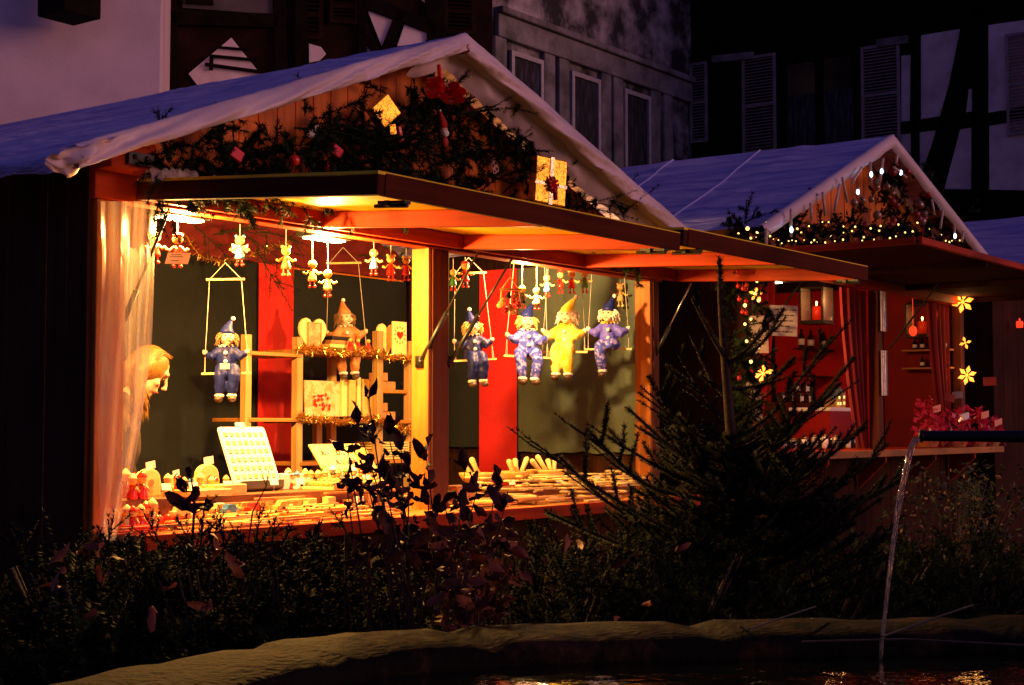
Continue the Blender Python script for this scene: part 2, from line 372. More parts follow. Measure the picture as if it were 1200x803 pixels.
prof = [(-.04,0),(-.04,.70),(-.07,.72),(-.08,.775),(-.05,.80),(.06,.807),(.16,.805),(.27,.798),(.30,.775),(.29,.72),(.25,.70),(.25,.0)]
mb = MB()
for i in range(n_):
    for (w_, z) in prof: mb.v.append(ringpt(i, w_, z))
k_ = len(prof)
for i in range(n_):
    j = (i+1) % n_
    for q in range(k_-1): mb.f.append((i*k_+q, j*k_+q, j*k_+q+1, i*k_+q+1))
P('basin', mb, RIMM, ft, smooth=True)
colp = LD(1.75, 3.85, 0)
mb = MB(); mb.lathe(colp, [(.26,.0),(.26,.5),(.22,.56),(.15,.62),(.14,1.5),(.19,1.56),(.2,1.64),(.12,1.72),(.05,1.86)], 24); P('column', mb, BASM, ft, smooth=True)
sp1 = RD(1077, 511, 4.0); sp0 = RD(1290, 512, 3.95)
mb = MB(); mb.tube([sp0, sp0.lerp(sp1,.5), sp1.lerp(sp0,.03), sp1], [.019,.016,.014,.014], 14); mb.tube([sp1.lerp(sp0,.02), sp1.lerp(sp0,.005)], .017, 14)
P('spout', mb, mat('wet_iron', (.008,.007,.008), .3, .3, 20, .3, metal=0, spec=.25), ft, smooth=True)
wm = mat('dark_water', (.004, .005, .005), .06, 0, spec=.5); N = wm.node_tree.nodes
nz = N.new('ShaderNodeTexNoise'); nz.inputs['Scale'].default_value = 9; nz.inputs['Detail'].default_value = 4; wm.node_tree.links.new(N['Texture Coordinate'].outputs['Object'], nz.inputs['Vector'])
bp = N.new('ShaderNodeBump'); bp.inputs['Strength'].default_value = .5; bp.inputs['Distance'].default_value = .012; wm.node_tree.links.new(nz.outputs['Fac'], bp.inputs['Height']); wm.node_tree.links.new(bp.outputs[0], N['Principled BSDF'].inputs['Normal'])
mb = MB(); idx = [ringpt(i, .27, .745) for i in range(n_)]
for p in idx: p.z = .745
mb.v = [LD(cen.x, cen.y, .745)] + idx; mb.f = [(0, i+1, (i+1) % n_+1) for i in range(n_)]
struct(P('water', mb, wm, loc=LD(cen.x, cen.y, .745)))
# falling water: several twisting strands from spout to surface
wst = mat('falling_water', (.75,.7,.68), .05, 0, spec=.9, trans=.85); wst.node_tree.nodes['Principled BSDF'].inputs['IOR'].default_value = 1.33
land = RD(1031, 744, 3.9); land.z = .745
mb = MB()
for k in range(5):
    pts = []; rs = []; ph = k*1.26
    for i in range(31):
        t = i/30; hx = 1-(1-t)**1.0
        p = sp1.lerp(land, hx); p.z = sp1.z-.004 - (sp1.z-land.z)*(t**1.75); s_ = .007*(1-.55*t)
        p = p + right*(math.cos(ph+t*7)*s_ + noise.noise(V((t*9,k,0)))*.004) + hf*math.sin(ph+t*7)*s_; pts.append(p)
        rs.append(.0032*(1-.6*t)*(1+.5*noise.noise(V((t*22, k*3, 1)))))
    mb.tube(pts, rs, 6)
o = P('water_stream', mb, wst, smooth=True, loc=land); tag(o, 'thin stream of water falling from the iron spout into the basin', 'water stream')
# rods of an iron grate lying across the basin
iron = mat('grate_iron', (.05,.04,.04), .5, .4, 30, spec=.3)
g = T('iron_grate', 'thin iron bars laid across the fountain basin below the falling water', 'grate', RD(1000, 740, 3.9))
for (x0,y0,x1,y1) in ((878,737,956,711),(1034,746,1140,709),(868,735,884,744)):
    mb = MB(); mb.tube([RD(x0,y0,3.85), RD(x1,y1,4.25)], .0025, 6); P('bar', mb, iron, g)
mb = MB(); mb.tube([RD(940,752,3.75), RD(1060,749,3.75), RD(1215,757,3.7)], .0025, 6); P('bar', mb, iron, g)

# ================================================================ light: dusk sky, low warm glow of the market, camera
w = bpy.data.worlds.new('World'); scene.world = w; w.use_nodes = True; nt = w.node_tree
bg = nt.nodes['Background']; sky = nt.nodes.new('ShaderNodeTexSky'); sky.sky_type = 'NISHITA'; sky.sun_disc = False
SUN_EL = R(9); SUN_AZ = math.atan2(-.93, .30)          # the glow comes from behind the camera, low
sky.sun_elevation = SUN_EL; sky.sun_rotation = math.pi/2 - SUN_AZ
mx = nt.nodes.new('ShaderNodeMix'); mx.data_type = 'RGBA'; mx.blend_type = 'MULTIPLY'; mx.inputs[0].default_value = 1
nt.links.new(sky.outputs[0], mx.inputs[6]); mx.inputs[7].default_value = (.52, .34, .98, 1); nt.links.new(mx.outputs[2], bg.inputs[0]); bg.inputs[1].default_value = SKY_STR = .066
sl = bpy.data.lights.new('dusk_glow', 'SUN'); sl.energy = .85; sl.angle = R(30); sl.color = (1, .42, .20)
so = bpy.data.objects.new('dusk_glow', sl); C.objects.link(so)
sd = V((math.cos(SUN_AZ)*math.cos(SUN_EL), math.sin(SUN_AZ)*math.cos(SUN_EL), math.sin(SUN_EL)))
so.rotation_euler = sd.to_track_quat('Z', 'Y').to_euler(); so.location = (0, 0, 12)
cd = bpy.data.cameras.new('camera'); co = bpy.data.objects.new('camera', cd); C.objects.link(co)
co.matrix_world = Matrix((( right.x, up.x, -fwd.x, 0), (right.y, up.y, -fwd.y, 0), (right.z, up.z, -fwd.z, EYE), (0,0,0,1)))
cd.sensor_width = 36; cd.lens = FPX/1200*36; cd.clip_end = 500; cd.clip_start = .05; scene.camera = co
scene.view_settings.view_transform = 'Standard'; scene.view_settings.look = 'None'; scene.view_settings.exposure = 0; scene.view_settings.gamma = 1
scene.cycles.use_denoising = True; scene.cycles.max_bounces = 8; scene.cycles.diffuse_bounces = 4; scene.cycles.sample_clamp_indirect = 6; scene.cycles.caustics_reflective = False; scene.cycles.caustics_refractive = False
# ================================================================ the big stall
XL, XM, XR, YF, YB, HZ = 3.84, 5.98, 8.2, 4.88, 6.95, 2.25
TARP = mat('tarpaulin', (.64, .52, .60), .42, .10, 3.5, .10, 9, spec=.5, tw=.0)
nt = TARP.node_tree
TARPB = mat('tarpaulin_top', (.24, .23, .72), .55, .25, 2.6, 1, 9, col2=(.82,.72,1.0), thr=(.32,.72), stretch=(3.2,.4,1), spec=.3)  # streaks in the colour: dirt, plus painted shading of the wrinkles
[n for n in TARPB.node_tree.nodes if n.type == 'BUMP'][0].inputs['Distance'].default_value = .06
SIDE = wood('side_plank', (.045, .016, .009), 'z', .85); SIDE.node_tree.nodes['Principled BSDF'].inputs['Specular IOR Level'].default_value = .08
st = T('market_stall', 'big wooden market stall with two raised shutter flaps and a pale tarpaulin roof', 'market stall', (6, 5.9, 0))
def planks(mb, p0, p1, z0, z1, w=.12, th=.02, nrm=(0,-1,0), top=None, gap=.003):
    p0 = V(p0); p1 = V(p1); L = (p1-p0).length; d = (p1-p0)/L; n = max(1, int(L/w)); w = L/n
    for i in range(n):
        a = i*w; b = a+w-gap; zt0 = top(a) if top else z1; zt1 = top(b) if top else z1
        if min(zt0, zt1) <= z0+.01: continue
        q = [p0+d*a+V((0,0,z0)), p0+d*b+V((0,0,z0)), p0+d*b+V((0,0,zt1)), p0+d*a+V((0,0,zt0))]
        j = U(0, .004); mb.prism([x+V(nrm)*j for x in q], V(nrm)*-th)
PKX, PKZ = 5.84, 3.24; SLL, SLR = .39, .338
def roofz(x): return PKZ - (SLL*(PKX-x) if x < PKX else SLR*(x-PKX))
# side and back walls
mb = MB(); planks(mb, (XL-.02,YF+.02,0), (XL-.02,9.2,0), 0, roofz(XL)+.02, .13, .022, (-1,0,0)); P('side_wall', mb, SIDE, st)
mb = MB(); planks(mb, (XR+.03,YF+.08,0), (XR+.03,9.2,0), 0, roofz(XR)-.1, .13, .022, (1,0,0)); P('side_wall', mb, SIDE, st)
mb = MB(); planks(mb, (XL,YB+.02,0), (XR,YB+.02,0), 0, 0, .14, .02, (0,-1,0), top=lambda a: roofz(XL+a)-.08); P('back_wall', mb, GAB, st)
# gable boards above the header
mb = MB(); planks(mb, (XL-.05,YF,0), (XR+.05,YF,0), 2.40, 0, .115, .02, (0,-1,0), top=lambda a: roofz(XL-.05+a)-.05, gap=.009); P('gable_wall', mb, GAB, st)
mb = MB(); mb.box((XL-.02,YF-.02,HZ+.0), (XR+.02,YF+.07,HZ+.15)); P('header_beam', mb, WR, st, bevel=.006)
mb = MB(); mb.box((XL-.03,YF-.13,2.36), (XL+.19,YF-.025,2.49)); P('beam_end', mb, WR, st, bevel=.006)
mb = MB(); mb.box((XL+.04,YF-.150,2.38),(XL+.17,YF-.133,2.43)); mb.ball((XL+.07,YF-.15,2.41),.012); mb.ball((XL+.13,YF-.15,2.41),.012); P('bracket', mb, BLACK, st)
POSTD = wood('post_dark', (.12, .022, .006), 'z', .8); POSTL = wood('post_light', (.50, .15, .014), 'z')  # one post wood in two tones: unlit front and lit side painted
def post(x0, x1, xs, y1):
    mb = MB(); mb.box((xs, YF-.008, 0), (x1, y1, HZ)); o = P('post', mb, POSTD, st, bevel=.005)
    mb = MB(); mb.box((x0, YF, 0), (xs-.002, y1, HZ)); P('lit_side_face', mb, POSTL, o, bevel=.003)  # pale strip that paints the lit side of the post
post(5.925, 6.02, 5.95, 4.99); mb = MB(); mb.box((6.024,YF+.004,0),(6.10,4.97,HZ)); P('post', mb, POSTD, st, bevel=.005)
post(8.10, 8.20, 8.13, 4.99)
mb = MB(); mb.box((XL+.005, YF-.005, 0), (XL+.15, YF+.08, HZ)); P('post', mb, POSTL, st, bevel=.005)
# counter with apron and a narrow outer shelf edge
mb = MB()
for k in range(5): mb.box((XL+.02, 4.60+k*.18, .885), (XR-.02, 4.60+k*.18+.176, .92))
P('counter', mb, W, st, bevel=.004)
mb = MB(); mb.box((XL+.02,4.575,.86),(XR-.02,4.597,.922)); P('counter_edge', mb, WR, st, bevel=.003)
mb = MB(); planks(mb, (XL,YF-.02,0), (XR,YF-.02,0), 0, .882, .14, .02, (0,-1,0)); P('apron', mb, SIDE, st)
# flaps
def flap(x0, x1, zi, zo, yi=4.855, yo=3.55, lab=None):
    fl = MB(); L = V((0, yo-yi, zo-zi)); Ln = L.normalized(); nn = V((0, -Ln.z, Ln.y));
    if nn.z < 0: nn = -nn
    def q(x, b, c): return V((x, yi, zi)) + L*b + nn*c
    def bar(xa, ba, xb, bb, w, c0, c1, m, name, par):
        mb = MB(); mb.beam(q(xa,ba,(c0+c1)/2), q(xb,bb,(c0+c1)/2), w, c1-c0, upv=nn); return P(name, mb, m, par, bevel=.004)
    mb = MB(); mb.prism([q(x0,0,.075), q(x1,0,.075), q(x1,1,.075), q(x0,1,.075)], nn*.012); root = P('shutter_flap', mb, PLY, st)
    bar(x0+.02,0,x0+.02,1,.04,.0,.073, WDY,'flap_frame',root); bar(x1-.02,.03,x1-.02,.97,.04,.0,.073, WRY,'flap_frame',root)
    bar(x0+.04,.99,x1,.99,.035,.0,.082, WD,'flap_frame',root)
    bar(x0+.04,.02,x1-.04,.02,.04,.0,.073, WR,'flap_frame',root); xm = (x0+x1)/2
    bar(xm,.04,xm,.965,.045,.0,.073, WRY,'flap_rib',root)
    bar(x0+.05,.955,x1-.04,.955,.03,.03,.073, WR,'flap_rib',root)
    for xx in (x0+.17, x1-.12):
        mb = MB(); mb.beam(q(xx,.90,-.008), q(xx,1.0,-.008), .035, .012, upv=nn); mb.tube([q(xx,.88,-.02), q(xx,1.0,-.02)], .008, 8); mb.beam(q(xx-.03,.94,-.012), q(xx+.03,.94,-.012), .02,.02, upv=nn)
        P('bolt_latch', mb, BLACK, root)
    return root
fa = flap(4.02, 6.16, 2.262, 2.165); fb = flap(6.20, 8.36, 2.262, 2.195)
def strut(px0, py0, X0, px1, py1, X1, par):
    a = RX(px0, py0, X0); b = RX(px1, py1, X1); mb = MB(); mb.tube([a.lerp(b,.40), b], .006, 8); o = P('gas_strut', mb, CHROME if X0 > 8 else BLACK, par, smooth=True)
    mb = MB(); mb.tube([a, a.lerp(b,.45)], .012, 10); mb.ball(a, .016); mb.beam(a+V((0,.008,-.03)), a+V((0,.008,.03)), .05, .012); P('cylinder', mb, BLACK, o, smooth=True)
strut(130,412,4.0, 196,252,4.08, fa)
strut(493,424,5.92, 560,296,6.02, fa); strut(528,424,6.1, 600,303,6.22, fb); strut(764,424,8.16, 810,332,8.2, fb)

# tarpaulin roof: one draped sheet with a folded front hem
def fold(x, y, z, amp=1.0):
    rg = 1-abs(noise.noise(V((x*4.5, y*.55+x*.8, 12))))*2; r2_ = 1-abs(noise.noise(V((x*11+y*.9, y*1.3, 31))))*2
    n = max(0,rg)**3*.022 + max(0,r2_)**3*.008 + noise.noise(V((x*1.6, y*.9, 1.7)))*.035 + noise.noise(V((x*5, y*2.2, 4)))*.012 + noise.noise(V((x*2.5+y*6, y*9, 9)))*.006
    return n*amp*min(1, .22+max(0, y-YT0)*1.6)
YT0 = 4.58
def tl(s, t):   # t 0 front .. 1 back ; s 0 eave .. 1 ridge
    x = 3.52 + (PKX-3.52)*s; y = YT0 + 5.6*t
    sag = -.035*math.sin(math.pi*s)*(.4+.6*math.sin(t*9)**2) + .03*math.sin(t*11+s*4)*s*(1-s)*4*.5
    e = 0 if t > .02 else .4
    return V((x, y, roofz(x)+.05 + sag + fold(x, y, 0)*(1-e)*min(1, (1-s)*8+.1)))
def tr_(s, t):
    x = 8.12 + (PKX-8.12)*s; y = YT0 + 5.6*t
    return V((x, y, roofz(x)+.05 -.03*math.sin(math.pi*s)*(.5+.5*math.sin(t*8)**2) + fold(x, y, 0)*min(1, (1-s)*8+.1)*.8))
mb = MB(); mb.grid(tl, 150, 170); mb.grid(tr_, 60, 80)
tp = P('tarpaulin', mb, TARPB, st, smooth=True)
def crum(p, s):
    d_ = noise.voronoi(V(p)*s)[0]; return d_[1]-d_[0]
def hem(x0, x1, n, hang, seed):
    mb = MB(); prof = [(0.03,.002),(0,.006),(-.008,.0),(-.012,-.012),(-.013,-.025),(-.014,-.038),(-.014,-.052),(-.014,-.066),(-.014,-.08),(-.012,-.094),(-.008,-.106),(-.002,-.116),(.01,-.12),(.04,-.116),(.08,-.11)]
    m = len(prof)
    for i in range(n+1):
        x = x0+(x1-x0)*i/n
        k = 1 + .16*noise.noise(V((x*1.7, seed, 0))) + .05*noise.noise(V((x*4, seed, 3)))
        for j, (dy, dz) in enumerate(prof):
            f = max(0, -dz)/.12
            wv = noise.noise(V((x*4.5+dz*6, dz*4, seed)))*.005*f
            cr = max(0,1-abs(noise.noise(V((x*2.6 - dz*14, 2, seed+9))))*5)
            cm = crum((x, dz*1.2, seed), 1.9)*.045
            mb.v.append(V((x + noise.noise(V((x*4, dz*7, seed+2)))*.015*f, YT0 - cm*min(1,f*2+.25) + dy*(1+.5*noise.noise(V((x*3, 1, seed)))) - cr*.034*min(1,f*1.5), roofz(x)+.05 + fold(x, YT0, 0)*.6 + dz*k*hang + wv)))
    for i in range(n):
        for j in range(m-1): a = i*m+j; mb.f.append((a, a+1, a+m+1, a+m))
    return mb
P('hem', hem(3.50, PKX+.01, 420, .70, 3), TARP, tp, smooth=True, solid=.003)
P('hem', hem(PKX-.01, 8.13, 420, .88, 8), TARP, tp, smooth=True, solid=.003)
# slack inner fold hanging behind the right half of the hem
def infold(s, t):
    x = PKX-.3 + (8.05-PKX+.3)*s; d = .06+.055*math.sin(s*math.pi)**.5+.015*noise.noise(V((s*14,0,0)))
    return V((x, YT0+.05+.09*t-.05*crum((s*2.2,t*.25,7),3.2)+.01*noise.noise(V((s*22, t*3, 5))), roofz(x)-.02-d*t-(.012*noise.noise(V((s*30,t*2,1))))*t))
mb = MB(); mb.grid(infold, 150, 8); P('inner_fold', mb, TARP, tp, smooth=True)
# loose corner of the sheet drooping at the left eave
def corner(s, t):
    x = 3.40+.28*s; zz = roofz(3.52)+.06
    return V((x, YT0-.05-.06*crum((s*.4,t*.2,2),7)+.12*t+.03*math.sin(s*7+t*3), zz+.10*s-.06 - (.04+.07*math.sin(math.pi*min(1,s*1.1)))*t + .02*noise.noise(V((s*6,t*5,2)))))
mb = MB(); mb.grid(corner, 24, 14); P('loose_corner', mb, TARP, tp, smooth=True)
def eave(s, t):
    y = YT0+5.4*s; return V((3.52-.02*math.sin(t*3), y, roofz(3.52)+.05+fold(3.52,y,0)-.075*t*(1+.3*noise.noise(V((s*20,1,0))))))
mb = MB(); mb.grid(eave, 100, 5); P('hem', mb, TARPB, tp, smooth=True)

# ---- cloths pinned inside
def hang(name, label, p0, p1, z0, z1, m, wav=.018, ragged=0, freq=22):
    p0 = V(p0); p1 = V(p1); d = p1-p0; nn = V((-d.y, d.x, 0)).normalized(); sd = U(0, 90); n = max(8, int(d.length*40))
    def f(s, t):
        w_ = noise.noise(V((s*d.length*4, t*.8, sd)))*wav*(1.6-t) + math.sin(s*d.length*freq+sd)*wav*.35*(1.3-t)
        zb = z0 + (noise.noise(V((s*8, 3, sd)))*ragged)
        q = p0+d*s+nn*w_; q.z = zb+(z1-zb)*t; return q
    mb = MB(); mb.grid(f, n, 30); o = P(name, mb, m, loc=(p0+p1)/2+V((0,0,z0)), smooth=True)
    return tag(o, label, 'cloth')
yb = YB-.03
x = lambda px: PY(px, yb).x
hang('backdrop_cloth', 'black cloth hanging behind the woman and the leftmost swing doll', (XL+.1,yb,0), (x(301),yb,0), .2, 2.39, CLB)
hang('backdrop_cloth', 'red strip of cloth hanging behind the shelf rack', (x(299),yb-.02,0), (x(341),yb-.02,0), .2, 2.45, CLR)
hang('backdrop_cloth', 'black cloth hanging behind the toy shelves, right of the red strip', (x(340),yb,0), (XR-.05,yb,0), .2, 2.36, CLB)
hang('valance_cloth', 'dark red cloth stretched above the black backdrop under the roof', (XL+.1,yb-.04,0), (XR-.1,yb-.04,0), 2.37, 2.78, cloth('valance_red', (.13,.004,.004), sheen=0), .03)
xs = XR-.035
yy = lambda px: RX(px, 470, xs).y
hang('backdrop_cloth', 'black cloth between the middle post and the bright red strip', (xs,YB-.05,0), (xs,yy(566),0), 1.20, 2.4, CLB, .01)
hang('backdrop_cloth', 'bright red strip of cloth behind the fourth swing doll', (xs-.02,yy(564),0), (xs-.02,yy(608),0), .95, 2.4, CLR, .012)
hang('backdrop_cloth', 'olive green cloth with a torn edge beside the right post', (xs,yy(606),0), (xs,5.02,0), 1.17, 2.4, CLO, .006, .02, 6)

# ---- clear plastic curtain tied at the left post
pcm = bpy.data.materials.new('clear_plastic'); pcm.use_nodes = True; nt = pcm.node_tree; N = nt.nodes; L = nt.links
b = N['Principled BSDF']; b.inputs['Base Color'].default_value = (.8,.72,.72,1); b.inputs['Roughness'].default_value = .22
tr = N.new('ShaderNodeBsdfTransparent'); tl_ = N.new('ShaderNodeBsdfTranslucent'); tl_.inputs[0].default_value = (.85,.78,.72,1)
m1 = N.new('ShaderNodeMixShader'); m1.inputs[0].default_value = .16; L.new(b.outputs[0], m1.inputs[1]); L.new(tl_.outputs[0], m1.inputs[2])
m2 = N.new('ShaderNodeMixShader'); m2.inputs[0].default_value = .42; L.new(tr.outputs[0], m2.inputs[1]); L.new(m1.outputs[0], m2.inputs[2]); L.new(m2.outputs[0], N['Material Output'].inputs[0])
tcn = N.new('ShaderNodeTexCoord'); mpn = N.new('ShaderNodeMapping'); mpn.inputs['Scale'].default_value = (9,9,.8); L.new(tcn.outputs['Object'], mpn.inputs[0])
nn_ = N.new('ShaderNodeTexNoise'); nn_.inputs['Scale'].default_value = 2; nn_.inputs['Detail'].default_value = 5; L.new(mpn.outputs[0], nn_.inputs['Vector'])
mr = N.new('ShaderNodeMapRange'); mr.inputs[1].default_value = .35; mr.inputs[2].default_value = .75; mr.inputs[3].default_value = .18; mr.inputs[4].default_value = .52; L.new(nn_.outputs['Fac'], mr.inputs[0]); L.new(mr.outputs[0], m2.inputs[0])
YP = 4.80
rows = [(236,118,181),(300,120,181),(350,119,180),(400,117,178),(450,116,172),(500,115,165),(550,116,156),(590,117,146),(615,118,140),(634,120,135)]
def cur(s, t):
    k = t*(len(rows)-1); i = min(int(k), len(rows)-2); f = k-i
    y = rows[i][0]*(1-f)+rows[i+1][0]*f; a = rows[i][1]*(1-f)+rows[i+1][1]*f; b_ = rows[i][2]*(1-f)+rows[i+1][2]*f
    return RY(a+(b_-a)*s, y, YP + .035*math.sin(s*13+t*3)*(1-.3*t) + .02*noise.noise(V((s*5,t*6,0))) - 1.55*max(0,t-.8))
mb = MB(); mb.grid(cur, 40, 60); o = P('plastic_curtain', mb, pcm, smooth=True, loc=RY(128,630,YP)); tag(o, 'clear plastic curtain gathered beside the left post, its foot hanging over the counter', 'curtain')
def cur2(s, t):
    y = 292+16*noise.noise(V((s*7,0,3)))+ (330-280)*t*4.2; return RY(146+(178-t*14-146)*s, y, YP+.09+.03*math.sin(s*9))
mb = MB(); mb.grid(cur2, 24, 24); P('torn_inner_layer', mb, pcm, o, smooth=True)

# ---- lamps
LENS = mat('lit_lamp_glass', (1,.9,.7), .4, 0, emit=(1,.74,.34), estr=16)
def lamp(px, py, label, e):
    c = RY(px, py, 5.04); t = T('flood_lamp', label, 'lamp', c, 'flat flood lamps under the big stall header')
    mb = MB(); mb.box((c.x-.14,c.y-.055,c.z+.005),(c.x+.14,c.y+.055,c.z+.034)); mb.box((c.x-.06,c.y-.045,c.z+.03),(c.x+.06,c.y+.045,c.z+.055)); P('housing', mb, BLACK, t, bevel=.006)
    mb = MB(); mb.box((c.x-.115,c.y-.036,c.z-.004),(c.x+.115,c.y+.036,c.z+.004)); P('lens', mb, LENS, t, bevel=.003)
    mb = MB(); mb.tube([c+V((-.03,0,.05)), c+V((-.03,.06,.09)), V((c.x-.03,c.y+.1,HZ+.09))], .007, 6); P('arm', mb, BLACK, t)
    l = bpy.data.lights.new('flood_light', 'AREA'); l.shape = 'RECTANGLE'; l.size = .24; l.size_y = .11; l.energy = e*.8; l.color = (1,.48,.105)
    lo = bpy.data.objects.new('flood_light', l); C.objects.link(lo); lo.parent = t; lo.location = (0,.0,-.012); lo.rotation_euler = (R(-6),0,0)
    l = bpy.data.lights.new('lamp_glow', 'POINT'); l.shadow_soft_size = .035; l.energy = e*1.75; l.color = (1,.48,.105); lo = bpy.data.objects.new('lamp_glow', l); C.objects.link(lo); lo.parent = t; lo.location = (0,-.02,-.05)
LE = 86
lamp(210, 257, 'lit flat lamp above the card tag figure near the left post', LE)
lamp(380, 281, 'lit flat lamp above the orange clown on its swing', LE)
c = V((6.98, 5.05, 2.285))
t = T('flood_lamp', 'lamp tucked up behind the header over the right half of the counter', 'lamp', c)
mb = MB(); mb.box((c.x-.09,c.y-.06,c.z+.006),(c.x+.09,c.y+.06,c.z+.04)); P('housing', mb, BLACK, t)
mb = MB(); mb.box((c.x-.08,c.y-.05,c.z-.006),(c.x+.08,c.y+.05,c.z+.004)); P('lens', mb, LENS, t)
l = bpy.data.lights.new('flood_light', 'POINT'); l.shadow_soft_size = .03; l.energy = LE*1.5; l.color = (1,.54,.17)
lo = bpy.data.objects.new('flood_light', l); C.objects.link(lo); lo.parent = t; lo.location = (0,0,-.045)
# ================================================================ dolls on swings
SKIN = mat('doll_skin', (.75,.50,.32), .5, .08, 20); EYE_ = mat('dark_eye', (.02,.015,.012), .3, 0); LIP = mat('doll_lip', (.55,.06,.04), .5, 0)
HAIRY = mat('doll_hair_yellow', (.75,.48,.14), .8, .3, 40, .5); HAIRW = mat('doll_hair_white', (.8,.76,.66), .9, .1, 40, .5); HAIRO = mat('doll_hair_brown', (.25,.13,.05), .8, .3, 40, .5)
SHOE = mat('doll_shoe', (.08,.05,.035), .5, .2, 20); POM = mat('white_pompom', (.8,.78,.72), .95, .1, 60, .8, 90)
def satin(name, col, col2=None, thr=None, sc=22): return mat(name, col, .5, .18, sc, .3, 18, spec=.2, col2=col2, thr=thr)
SBLUE = satin('navy_satin', (.008,.014,.12)); SPAT = satin('patterned_blue_satin', (.05,.07,.45), (.35,.30,.75), (.52,.56), 34); SYEL = satin('yellow_satin', (.85,.55,.03), (.95,.78,.25), (.4,.65), 12)
SVIO = satin('violet_blue_satin', (.07,.07,.50), (.14,.12,.62), (.3,.7), 14); SORA = satin('ochre_satin', (.42,.16,.05), (.55,.25,.10), (.4,.6), 20); SNAVP = satin('navy_print_satin', (.01,.014,.10), (.12,.11,.30), (.58,.6), 40)
def jig0(a): return rnd.uniform(-a, a)
def swing_doll(label, loc, rz, sc, body, trousers, hat, hair, one_leg=False, face=0, card=False, lean=0):
    t = T('swing_doll', label, 'doll', loc, 'cloth dolls sitting on hanging swings'); o = V(loc)
    def w(x, y, z): return o + V((x, y, z))
    mb = MB()
    for s in (-1, 1):
        mb.tube([w(0,0,.0), w(.075*s,0,-.08)], .0015, 5); mb.tube([w(.075*s,0,-.08), w(.098*s,0,-.43), w(.10*s,0,-.525)], .0016, 5)
        mb.tube([w(.098*s,-.0,-.43), w(.10*s,-.03,-.522)], .0013, 4)
    P('cord', mb, STRING, t)
    mb = MB(); mb.beam(w(-.09,0,-.08), w(.09,0,-.08), .012, .009); P('crossbar', mb, TOYW, t)
    mb = MB(); mb.beam(w(-.115,-.01,-.53), w(.115,-.01,-.53), .035, .009); P('swing_seat', mb, TOYL, t)
    L = lean
    mb = MB(); mb.tube([w(0,0,-.515), w(L*.3,0,-.47), w(L*.8,.005,-.425), w(L,.0,-.395)], [.040,.046,.04,.022], 12)
    for s in (-1, 1):
        mb.tube([w(L*.9+.025*s,0,-.415), w(.068*s,-.025,-.455), w(.092*s,-.012,-.435)], [.024,.023,.017], 10)
    cst = P('jacket', mb, body, t, remesh=.0065, disp=(.03,.010))
    mb = MB(); legs = (-1, 1) if not one_leg else (-1,)
    for s in legs:
        kx, ky = jig0(.012), jig0(.012)
        mb.tube([w(.022*s,.01,-.51), w(.026*s+kx,-.05,-.512), w(.032*s+kx,-.075+ky*.5,-.545), w(.030*s+kx*.5,-.07+ky*.4,-.60), w(.029*s,-.066,-.632)], [.034,.032,.028,.026,.021], 10)
    if one_leg: mb.tube([w(.02,.01,-.505), w(.03,-.055,-.507), w(.0,-.075,-.50)], [.034,.03,.026], 10)
    P('trousers', mb, trousers, t, remesh=.0065, disp=(.03,.009))
    for s in legs:
        mb = MB(); mb.ball(w(.029*s,-.068,-.638), (.024,.024,.012), 10, 6); q = P('cuff', mb, POM, t, smooth=True)
        mb = MB(); mb.ball(w(.031*s,-.088,-.655), (.020,.038,.015), 12, 8); mb.ball(w(.030*s,-.066,-.645), (.016,.018,.014), 8, 6); P('shoe', mb, SHOE, t, smooth=True)
    for s in (-1, 1):
        mb = MB(); mb.ball(w(.098*s,-.012,-.43), .013, 8, 6); mb.ball(w(.104*s,-.016,-.423), .006, 6, 5); P('hand', mb, SKIN if hair is not HAIRW else POM, t, smooth=True)
    mb = MB()   # frill collar
    for i in range(40):
        a = i/40*6.283; r1 = .034+.006*math.sin(a*9); mb.v += [w(L+.014*math.cos(a), .014*math.sin(a), -.392), w(L+r1*math.cos(a), r1*math.sin(a), -.400+.007*math.sin(a*9+1.5))]
    for i in range(40): j = (i+1) % 40; mb.f.append((2*i, 2*i+1, 2*j+1, 2*j))
    P('collar', mb, HAIRW if hair is not HAIRW else SYEL, t, solid=.001)
    hc = w(L*1.05+jig0(.010), -.010+jig0(.006), -.357); hb = jig0(.022)
    fx, fy_ = math.sin(face), -math.cos(face); F_ = V((fx, fy_, 0)); S_ = V((fy_, -fx, 0))
    mb = MB(); mb.ball(hc, (.036,.036,.041), 14, 10); mb.ball(hc+F_*.036+V((0,0,-.004)), .008, 8, 6); mb.ball(hc+F_*.022+V((0,0,-.028)), (.014,.014,.012), 8, 6)
    for s in (-1,1): mb.ball(hc+F_*.024+S_*.018*s+V((0,0,-.012)), .013, 8, 6)
    hd = P('head', mb, SKIN, t, remesh=.005)
    for s in (-1,1):
        mb = MB(); mb.ball(hc+F_*.034+S_*.013*s+V((0,0,.006)), .0042, 8, 6); P('eye', mb, EYE_, hd, smooth=True)
    mb = MB(); mb.tube([hc+F_*.035-S_*.01+V((0,0,-.017)), hc+F_*.038+V((0,0,-.021)), hc+F_*.035+S_*.01+V((0,0,-.017))], .0022, 5); P('mouth', mb, LIP, hd)
    mb = MB()
    for i in range(120):
        a = U(-2.3, 2.3); d = -F_*math.cos(a) + S_*math.sin(a); b = hc + d*.034 + V((0,0,U(-.02,.022)))
        e = b + d*U(.008,.022) + V((U(-.008,.008),U(-.008,.008),U(-.035,-.005))); mb.tube([b, (b+e)/2+d*.006, e], [.0035,.003,.001], 4)
    P('hair', mb, hair, t)
    tip = hc + S_*(-.012+hb) + V((0,0,.085)) - F_*.012
